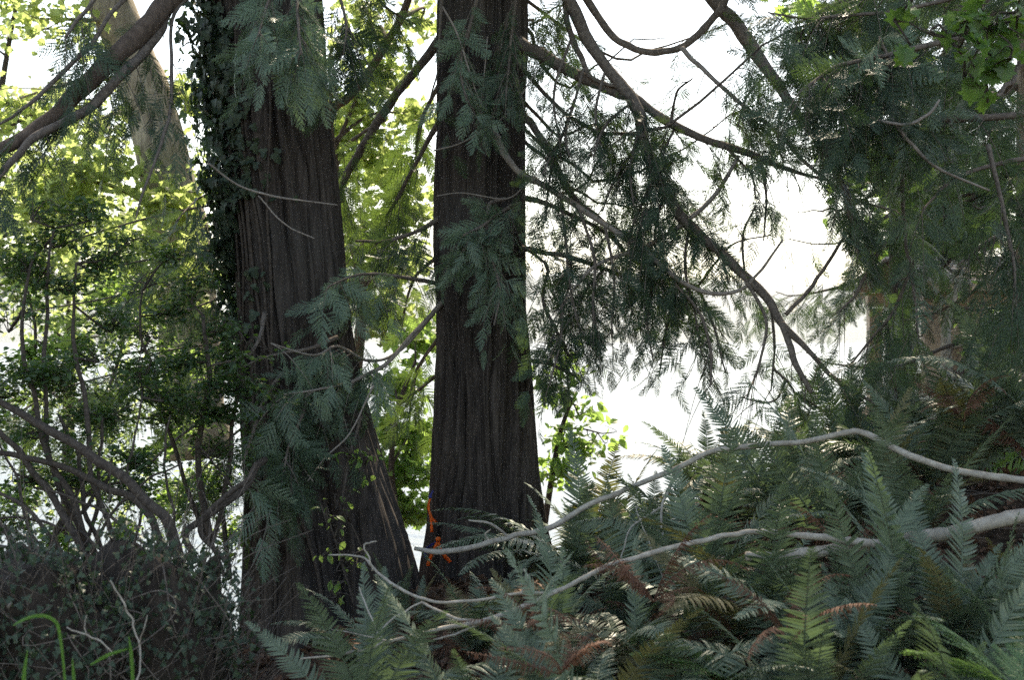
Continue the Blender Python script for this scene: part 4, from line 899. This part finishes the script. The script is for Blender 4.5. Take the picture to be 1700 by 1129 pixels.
# the crest of the bank
fern('sword fern with backlit yellow green fronds on the crest under the wooden shelter', 1625, 8.2, dz=.0, n=11, L=.82, dead=1, vars_=[0, 4, 6, 7], hero=[(6, 85, 2, .95, 92, 'fern_bright'), (6, 120, 2, .85, 80, 'fern_bright'), (3, 175, 8, .8, 25, None), (5, 165, 12, .85, 20, None), (7, 170, 0, .8, 10, None)])
fern('dark sword fern hanging over the top of the bank at the right edge', 1715, 8.0, dz=.15, n=13, L=.9, dead=3, vars_=[0, 1, 2, 3, 7])
fern('sword fern on the crest above the bend of the long grey branch', 1420, 8.8, n=13, L=.66, dead=2)
fern('sword fern behind the right half of the long grey branch', 1540, 8.0, n=13, L=.78, dead=3)
fern('sword fern with glossy fronds on the crest where the bright lake shows above it', 1230, 8.9, n=14, L=.62, dead=1)
fern('sword fern on the lower left end of the crest, nearest the lake shrub', 1080, 9.3, n=14, L=.62, dead=1)
fern('sword fern in shadow beneath the bend of the long grey branch', 1390, 7.6, n=13, L=.72, dead=4)
fern('sword fern in shadow under the left half of the long grey branch', 1050, 7.9, n=13, L=.7, dead=3)
fern('sword fern tucked between the grey log and the long grey branch', 1500, 7.3, n=12, L=.66, dead=4)
fern('sword fern with grey green fronds spilling left, above the lower grey branch', 1300, 8.2, n=13, L=.75, dead=2)
fern('sword fern behind the crest, seen only as tips against the water', 1330, 9.8, n=13, L=.66, dead=0)
fern('sword fern behind the crest left of the other one, its tips against the water', 1170, 10.0, n=13, L=.66, dead=0)

# pale bracken fronds at the bottom edge and right edge
BR = []
for i in range(3):
    mbs = MB(); mbs.add(*[a for a in spray_tpl(np.random.default_rng(60+i), 15, .25, .48, .07)]); BR.append(mbs)
def lady_fern(label, px, py, d, items, mat='fern_pale'):
    p = at(px, py, d); t = thing('lady_fern', label, 'fern', p)
    for k, (a, tl, sc, rl) in enumerate(items):
        key = ('lf', k % 3, mat)
        if key not in FM: FM[key] = BR[k % 3].mesh('frond', M[mat], smooth=False)
        frond(t, FM[key], a, tl, sc, rl)
lady_fern('pale green feathery fern with flat toothed fronds at the bottom edge', 1275, 1160, 5.4, [(170, 32, .55, 18), (150, 38, .5, 25), (195, 10, .5, 10), (60, 20, .4, 0)])
lady_fern('pale feathery fern with fine lacy fronds in the bottom right corner', 1690, 1150, 5.2, [(120, 40, .5, 30), (175, 35, .45, 20), (60, 45, .4, 10), (200, 15, .4, 0)])
lady_fern('small pale feathery fern hanging below the light spear shaped frond', 1640, 1010, 6.0, [(100, 30, .3, 60), (190, -40, .42, 20), (230, -30, .4, 0)])

# ------------------------------------------------------------------ fallen grey branches
def deadwood(label, segs, name='fallen_branch'):
    base = at(*segs[0][0][:2], segs[0][0][3])
    t = thing(name, label, 'branch', base)
    for i, s in enumerate(segs):
        P, r = pxlimb(s, len(s)*9)
        w_ = (np.stack([noise3(np.arange(len(P))*.28, 2.5, k*3.7, 60+i+k) for k in range(3)], 1)-.5)
        r = r*.72; P = P + w_*np.array([.014, .02, .014])*(1 if i == 0 else .6)
        r = r*(1+.10*np.sin(np.arange(len(P))*1.9+i)*(noise3(np.arange(len(P))*.9, 0, 0, i) > .6))
        w = MB(); tube(w, P, r, 10, .07, i); w.obj('stem' if i == 0 else 'twig', M['dead'], t)
deadwood('long bare grey branch arching over the ferns from the tape to the right edge', [
    [(690, 912, 9, 8.0), (735, 917, 14, 7.9), (800, 905, 13, 7.8), (860, 888, 13, 7.8), (910, 878, 13, 7.7), (980, 838, 13, 7.7), (1045, 810, 12, 7.7), (1120, 780, 13, 7.6), (1180, 750, 13, 7.6), (1260, 740, 13, 7.5), (1340, 733, 13, 7.4), (1410, 717, 14, 7.3), (1440, 722, 15, 7.3), (1500, 752, 16, 7.1), (1580, 780, 16, 7.0), (1700, 798, 18, 6.8), (1800, 812, 20, 6.6)],
    [(1127, 780, 7, 7.6), (1110, 815, 7, 7.55), (1098, 842, 6, 7.5), (1100, 885, 5, 7.45), (1115, 925, 4, 7.4), (1130, 960, 3, 7.4)],
    [(1098, 842, 5, 7.5), (1062, 865, 5, 7.5), (1042, 885, 4, 7.45), (1032, 925, 3, 7.4), (1018, 955, 2, 7.4)],
    [(845, 892, 6, 7.8), (815, 870, 6, 7.75), (778, 864, 4, 7.7)],
    [(812, 898, 4, 7.8), (805, 888, 4, 7.8), (815, 880, 3, 7.8)],
    [(1055, 845, 3, 7.5), (1070, 880, 3, 7.4), (1085, 920, 3, 7.3), (1103, 965, 2, 7.3)]])
deadwood('grey forked branch lying lower through the ferns toward the leaning cedar', [
    [(1460, 905, 22, 6.15), (1380, 895, 18, 6.15), (1290, 885, 13, 6.15), (1240, 884, 12, 6.10), (1180, 895, 12, 6.05), (1090, 917, 12, 6.00), (1020, 935, 11, 5.95), (970, 960, 11, 5.90), (900, 993, 11, 5.85), (810, 1030, 11, 5.75), (740, 1043, 10, 5.70), (650, 1065, 8, 5.65), (580, 1085, 6, 5.65), (500, 1094, 4, 5.65)],
    [(905, 985, 7, 5.85), (860, 986, 7, 5.85), (800, 996, 7, 5.90), (730, 1000, 7, 5.95), (690, 990, 7, 6.00), (650, 970, 7, 6.05), (620, 945, 6, 6.15), (600, 925, 5, 6.25), (545, 922, 3, 6.25)],
    [(620, 948, 5, 6.15), (612, 925, 4, 6.15), (604, 905, 4, 6.15), (625, 900, 3, 6.15)],
    [(700, 1000, 6, 5.95), (720, 1010, 6, 5.90), (760, 1028, 7, 5.85), (805, 1032, 8, 5.75)],
    [(860, 988, 5, 5.85), (872, 975, 5, 5.85), (875, 955, 4, 5.85), (868, 945, 3, 5.85)],
    [(700, 1000, 4, 5.95), (650, 1030, 4, 5.85), (628, 1055, 4, 5.75)],
    [(628, 1055, 4, 5.70), (610, 1010, 4, 5.85), (596, 975, 3, 5.95)],
    [(650, 1066, 4, 5.65), (600, 1055, 3, 5.65), (550, 1045, 2, 5.65)],
    [(800, 1034, 6, 5.75), (760, 1052, 5, 5.70), (715, 1065, 3, 5.65)]])
deadwood('thick pale grey log slanting up to the right edge behind the spear shaped fern', [
    [(1240, 925, 21, 6.10), (1330, 920, 26, 6.15), (1400, 910, 28, 6.20), (1450, 908, 31, 6.20), (1500, 898, 32, 6.20), (1560, 888, 32, 6.20), (1620, 874, 32, 6.20), (1700, 856, 33, 6.20), (1800, 836, 33, 6.20)]], 'fallen_log')
deadwood('short curved grey dead stick blurred at the far left edge', [[(15, 1010, 9, 5.6), (25, 985, 9, 5.6), (45, 968, 8, 5.6), (62, 963, 5, 5.6)]], 'dead_stick')
deadwood('thin dry brown stalk rising through the ivy in front of the stump', [[(228, 1135, 4, 5.1), (232, 1080, 4, 5.15), (222, 1040, 4, 5.2), (205, 1000, 4, 5.2), (182, 965, 3, 5.2)], [(230, 1075, 3, 5.15), (238, 1045, 3, 5.1), (244, 1022, 2, 5.1)]], 'dry_stalk')
deadwood('thin dry forked twig lying over the ivy left of the dry stalk', [[(190, 1090, 3, 5.1), (165, 1065, 4, 5.1), (143, 1055, 4, 5.1), (112, 1043, 3, 5.1)], [(143, 1055, 3, 5.1), (140, 1035, 2, 5.1), (143, 1022, 2, 5.1)]], 'dry_twig')

# ------------------------------------------------------------------ seedling by the cedar foot, grass blades
leafy('spindly seedling with a few light green leaves against the dark cedar foot', 'shrub', 'seedling',
      [(590, 1010, 4, 7.9), (575, 960, 4, 7.9), (560, 910, 3, 7.9), (548, 870, 2, 7.9)],
      [(545, 872, 7.9, 16, 9), (555, 895, 7.9, 16, 7), (575, 925, 7.9, 20, 8), (590, 935, 7.9, 16, 5), (570, 965, 7.9, 18, 6), (560, 1000, 7.9, 16, 5)],
      OVATE, 'maple_green', 'stem', .06, np.random.default_rng(2), gaps=False, twigs=3, limbname='twig', dirbias=(0, 0, -.5))
leafy('sprig of light leaves on a vine hanging before the dark side of the cedar', 'vine', 'hanging_vine',
      [(585, 740, 4, 8.6), (572, 790, 4, 8.6), (570, 850, 3, 8.6), (585, 875, 3, 8.6), (600, 910, 2, 8.6)],
      [(600, 770, 8.6, 24, 14), (585, 760, 8.6, 20, 10), (610, 790, 8.6, 18, 8), (582, 868, 8.6, 8, 2), (560, 830, 8.6, 10, 4)],
      OVATE, 'maple_green', 'stem', .06, np.random.default_rng(2), gaps=False, twigs=3, limbname='twig', dirbias=(0, 0, -.6))

def blade(label, pts, mat='grass'):
    A = np.array([np.append(at(p[0], p[1], p[3]), p[2]/2/F*p[3]) for p in pts]); C = catmull(A, 24); P = C[:, :3]; r = np.maximum(C[:, 3]*.75, .0004)
    T = np.gradient(P, axis=0); T /= np.linalg.norm(T, axis=1)[:, None]
    S = np.cross(T, [0, 1., 0]); S /= np.linalg.norm(S, axis=1)[:, None]+1e-9
    V = np.stack([P+S*r[:, None], P + np.array([0, .003, 0]), P-S*r[:, None], P + np.array([0, -.0005, 0])+S*0], 1)
    n = len(P); i = np.arange(n-1)[:, None]*4; j = np.arange(4)[None]; k = (j+1) % 4
    mb = MB(); mb.add(V.reshape(-1, 3), np.stack([i+j, i+k, i+4+k, i+4+j], -1).reshape(-1, 4))
    o = mb.obj('grass_blade', M[mat], smooth=False); tag(o, label, 'grass blade'); o['group'] = 'bright grass blades at the lower left'
blade('bright green grass blade bent over in an arch, lower left', [(112, 1190, 5, 4.7), (106, 1110, 6, 4.7), (100, 1060, 7, 4.7), (93, 1034, 8, 4.7), (72, 1023, 8, 4.7), (45, 1027, 7, 4.7), (22, 1039, 3, 4.65)])
blade('short bright grass blade nearest the left edge, below the arched blade', [(36, 1180, 9, 4.6), (40, 1120, 9, 4.6), (46, 1080, 2, 4.6)])
blade('short upright grass blade right of the arched blade at the bottom edge', [(126, 1180, 7, 4.6), (122, 1120, 7, 4.6), (120, 1095, 2, 4.6)])
blade('thin grass blade standing before the stump beside the dry stalk', [(222, 1160, 7, 4.9), (218, 1090, 8, 4.9), (214, 1058, 2, 4.9)])
blade('grass blade lying slanted over the ivy, pointing right', [(150, 1105, 4, 4.8), (180, 1088, 8, 4.8), (212, 1078, 3, 4.8)])

# ------------------------------------------------------------------ flagging tape on the middle cedar
def ribbon(mb, pts, width, d, tw=0.):
    A = np.array([at(p[0], p[1], d + (p[2] if len(p) > 2 else 0)) for p in pts]); P = catmull(A, 18)
    T = np.gradient(P, axis=0); T /= np.linalg.norm(T, axis=1)[:, None]
    S = np.cross(T, [0, 1., 0]); S /= np.linalg.norm(S, axis=1)[:, None]+1e-9
    ang = np.linspace(0, tw, 18)[:, None]; S = S*np.cos(ang) + np.array([0, 1., 0])*np.sin(ang)
    Nn = np.cross(T, S); h = width/2/F*d; e = .0012
    wv = np.linspace(.75, 1.15, 18)[:, None]
    V = np.stack([P+S*h*wv+Nn*e, P-S*h*wv+Nn*e, P-S*h*wv-Nn*e, P+S*h*wv-Nn*e], 1)
    i = np.arange(17)[:, None]*4; j = np.arange(4)[None]; k = (j+1) % 4
    mb.add(V.reshape(-1, 3), np.vstack([np.stack([i+j, i+k, i+4+k, i+4+j], -1).reshape(-1, 4), [[3, 2, 1, 0], [68, 69, 70, 71]]]))
def knot(mb, px, py, d, r):
    P = np.array([at(px-r, py, d), at(px, py-r*.3, d), at(px+r, py, d)]); tube(mb, catmull(P, 6), np.array([.5, 1, 1.15, 1.1, .9, .4])*r/F*d, 7)
td = 9.52
t1 = thing('flagging_tape', 'upper strip of orange flagging tape hanging down the left edge of the middle cedar', 'tape', at(714, 830, td))
m = MB(); ribbon(m, [(714, 828), (711, 842), (715, 858), (716, 870), (717, 884)], 4.5, td, .5); m.obj('tail', M['tape'], t1)
m = MB(); ribbon(m, [(712, 838), (713, 850, .01), (718, 862, .02), (725, 868, .02), (721, 862, -.02)], 4, td, 1.); m.obj('tail', M['tape'], t1)
m = MB(); ribbon(m, [(714, 826), (716, 820), (719, 815, .03)], 3, td); knot(m, 714, 826, td, 3); m.obj('knot', M['blue'], t1)
t2 = thing('flagging_tape', 'lower orange flagging tape with two spread tails under the grey branch end', 'tape', at(727, 897, td-.1))
m = MB(); ribbon(m, [(728, 896), (722, 910), (715, 925), (710, 940)], 6, td-.1, .5); m.obj('tail', M['tape'], t2)
m = MB(); ribbon(m, [(727, 898), (730, 910), (737, 922), (748, 934)], 6.5, td-.1, -.5); m.obj('tail', M['tape'], t2)
m = MB(); knot(m, 727.5, 897, td-.1, 4); m.obj('knot', M['tape'], t2)
m = MB(); ribbon(m, [(727, 899), (712, 908, .04), (706, 918, .05), (707, 926, .05)], 4, td-.06, .3); m.obj('tail', M['blue'], t2)

# ------------------------------------------------------------------ wooden shelter behind the bank
def box(mb, c, s, R=None):
    c = np.asarray(c, float); s = np.asarray(s, float)/2; b = .06*min(s)
    V = np.array([[x, y, z] for x in (-1, 1) for y in (-1, 1) for z in (-1, 1)], float)*s
    if R is not None: V = V @ np.asarray(R).T
    mb.add(V+c, [[0, 1, 3, 2], [4, 6, 7, 5], [0, 4, 5, 1], [2, 3, 7, 6], [0, 2, 6, 4], [1, 5, 7, 3]])
def shelter():
    d = 15.5; a = at(1545, 650, d); b = at(1860, 650, d); g = float(gz(a[0], d)); top = at(0, 478, d)[2]
    t = thing('wooden_shelter', 'tan timber shelter with post, brace and beam, half hidden behind the ferns and boughs', 'shelter', (a[0], d, g))
    for x in (a[0], b[0]):
        for yy in (d, d+2.4):
            m = MB(); box(m, (x, yy, (g-.3+top-.17)/2), (.165, .165, top-.17-g+.3)); m.obj('post', M['wood'], t, smooth=False)
    for yy in (d, d+2.4):
        m = MB(); box(m, ((a[0]+b[0])/2, yy, top-.08), (b[0]-a[0]+.2, .14, .14)); m.obj('beam', M['wood'], t, smooth=False)
    for sx, x in ((1, a[0]), (-1, b[0])):
        m = MB(); L = .75; an = math.radians(45)*sx
        R = np.array([[math.cos(an), 0, -math.sin(an)], [0, 1, 0], [math.sin(an), 0, math.cos(an)]])
        box(m, (x+sx*.32, d-.02, top-.47), (L, .09, .12), R); m.obj('brace', M['wood'], t, smooth=False)
    m = MB(); Rr = lambda s: np.array([[1, 0, 0], [0, math.cos(s), -math.sin(s)], [0, math.sin(s), math.cos(s)]])
    cx = (a[0]+b[0])/2; W = b[0]-a[0]+.36; sl = math.radians(13); Lr = 1.62
    for s in (1, -1):
        for k in range(9):
            q = (k+.5)/9*Lr
            yy = (d+1.2) - s*q*math.cos(sl); z = top + .40 - q*math.sin(sl) + .012
            box(m, (cx, yy, z), (W, Lr/9*1.18, .022), Rr(s*(sl-.08)))
    m.obj('roof', M['roof'], t, smooth=False)
    for s in (1, -1):
        yy = (d+1.2) - s*(Lr*math.cos(sl)-.02)
        m = MB(); box(m, (cx, yy, top+.40-Lr*math.sin(sl)-.04), (W, .03, .08)); m.obj('fascia', M['wood'], t, smooth=False)
shelter()
# birch-pale young stem in front of the shelter
leafy('slim white barked young tree in front of the shelter post', 'tree', 'young_tree',
      [(1578, 700, 22, 14.6), (1572, 610, 19, 14.6), (1572, 540, 14, 14.6), (1590, 470, 8, 14.6)], [(1600, 480, 14.6, 30, 30), (1590, 560, 14.6, 20, 14)], OVATE, 'maple_green', 'dead', .07, np.random.default_rng(4))

# ------------------------------------------------------------------ litter and small ground cover (uncountable)
def litter():
    rng = np.random.default_rng(44); n = 16000
    x = rng.uniform(-2.6, 4.2, n); y = rng.uniform(4.2, 10.8, n); z = gz(x, y) + rng.random(n)*.03
    P = np.stack([x, y, z], 1); D = rdir(rng, n)*np.array([1, 1, .35]); Nv = np.array([0, 0, 1.]) + rng.normal(size=(n, 3))*.5
    m = MB(); m.inst(OVATE, basis(D, Nv, rng.uniform(.03, .085, n)), P); tag(m.obj('leaf_litter', M['litter'], smooth=False), 'brown dead leaves strewn over the forest floor', 'litter', kind='stuff')
    n = 5200; x = rng.uniform(-2.4, -.55, n); y = rng.uniform(4.3, 9.2, n); z = gz(x, y) + rng.random(n)*.12
    k = (noise3(x*2, y*2, 0, 33) > .38) & (x < -.205*y); P = np.stack([x, y, z], 1)[k]; n = len(P)
    m = MB(); m.inst(IVY, basis(rdir(rng, n)*np.array([1, 1, .4]), np.array([0, -.4, 1.]) + rng.normal(size=(n, 3))*.4, rng.uniform(.03, .065, n)), P)
    tag(m.obj('ground_ivy', M['ivy'], smooth=False), 'low dark ivy spreading over the ground at the left', 'ground cover', kind='stuff')
    n = 900; m = MB()
    for q in range(n):
        xx = rng.uniform(-2, 3.8); yy = rng.uniform(4.5, 10); p = np.array([xx, yy, float(gz(xx, yy))+.012]); d = rdir(rng, 1)[0]*np.array([1, 1, .2]); L = rng.uniform(.08, .4)
        tube(m, catmull([p, p+d*L/2+rng.normal(size=3)*.02, p+d*L], 5), .0028, 4)
    tag(m.obj('twig_litter', M['limb']), 'fine dead twigs scattered on the forest floor', 'litter', kind='stuff')
litter()

# ------------------------------------------------------------------ light
SUN_EL, SUN_AZ = 48.0, 8.0      # azimuth from +Y towards +X
w = bpy.data.worlds.new('World'); scene.world = w; w.use_nodes = True
nt = w.node_tree; bg = nt.nodes['Background']
sky = nt.nodes.new('ShaderNodeTexSky'); sky.sky_type = 'NISHITA'; sky.sun_disc = False
sky.sun_elevation = math.radians(SUN_EL); sky.sun_rotation = math.radians(SUN_AZ); sky.dust_density = .9; sky.air_density = 1.0
nt.links.new(sky.outputs[0], bg.inputs[0]); bg.inputs[1].default_value = .13
sl = bpy.data.lights.new('sun', 'SUN'); sl.energy = 3.6; sl.angle = math.radians(.5); sl.color = (1, .95, .86)
so = bpy.data.objects.new('sun', sl); COL.objects.link(so)
e, a = math.radians(SUN_EL), math.radians(SUN_AZ)
so.rotation_euler = Vector((math.sin(a)*math.cos(e), math.cos(a)*math.cos(e), math.sin(e))).to_track_quat('Z', 'Y').to_euler()
so.location = (0, 0, 30)

# ------------------------------------------------------------------ camera and render settings
cam = bpy.data.cameras.new('camera'); co = bpy.data.objects.new('camera', cam); COL.objects.link(co)
cam.sensor_width = 36; cam.lens = F/1700*36; cam.clip_end = 12000; cam.clip_start = .05
co.location = (0, 0, CZ); co.rotation_euler = (math.radians(90), 0, 0)
cam.dof.use_dof = True; cam.dof.focus_distance = 8.6; cam.dof.aperture_fstop = 3.2
scene.camera = co
scene.view_settings.view_transform = 'Standard'; scene.view_settings.look = 'None'
scene.view_settings.exposure = 1.75
scene.view_settings.use_white_balance = True; scene.view_settings.white_balance_temperature = 7800; scene.view_settings.white_balance_tint = 10; scene.view_settings.gamma = 1
c = scene.cycles
c.max_bounces = 6; c.diffuse_bounces = 3; c.glossy_bounces = 2; c.transmission_bounces = 3; c.transparent_max_bounces = 4
c.sample_clamp_indirect = 2.5; c.use_denoising = False; c.denoiser = 'OPENIMAGEDENOISE'; c.denoising_input_passes = 'RGB_ALBEDO_NORMAL'; c.denoising_prefilter = 'ACCURATE'
c.caustics_reflective = False; c.caustics_refractive = False
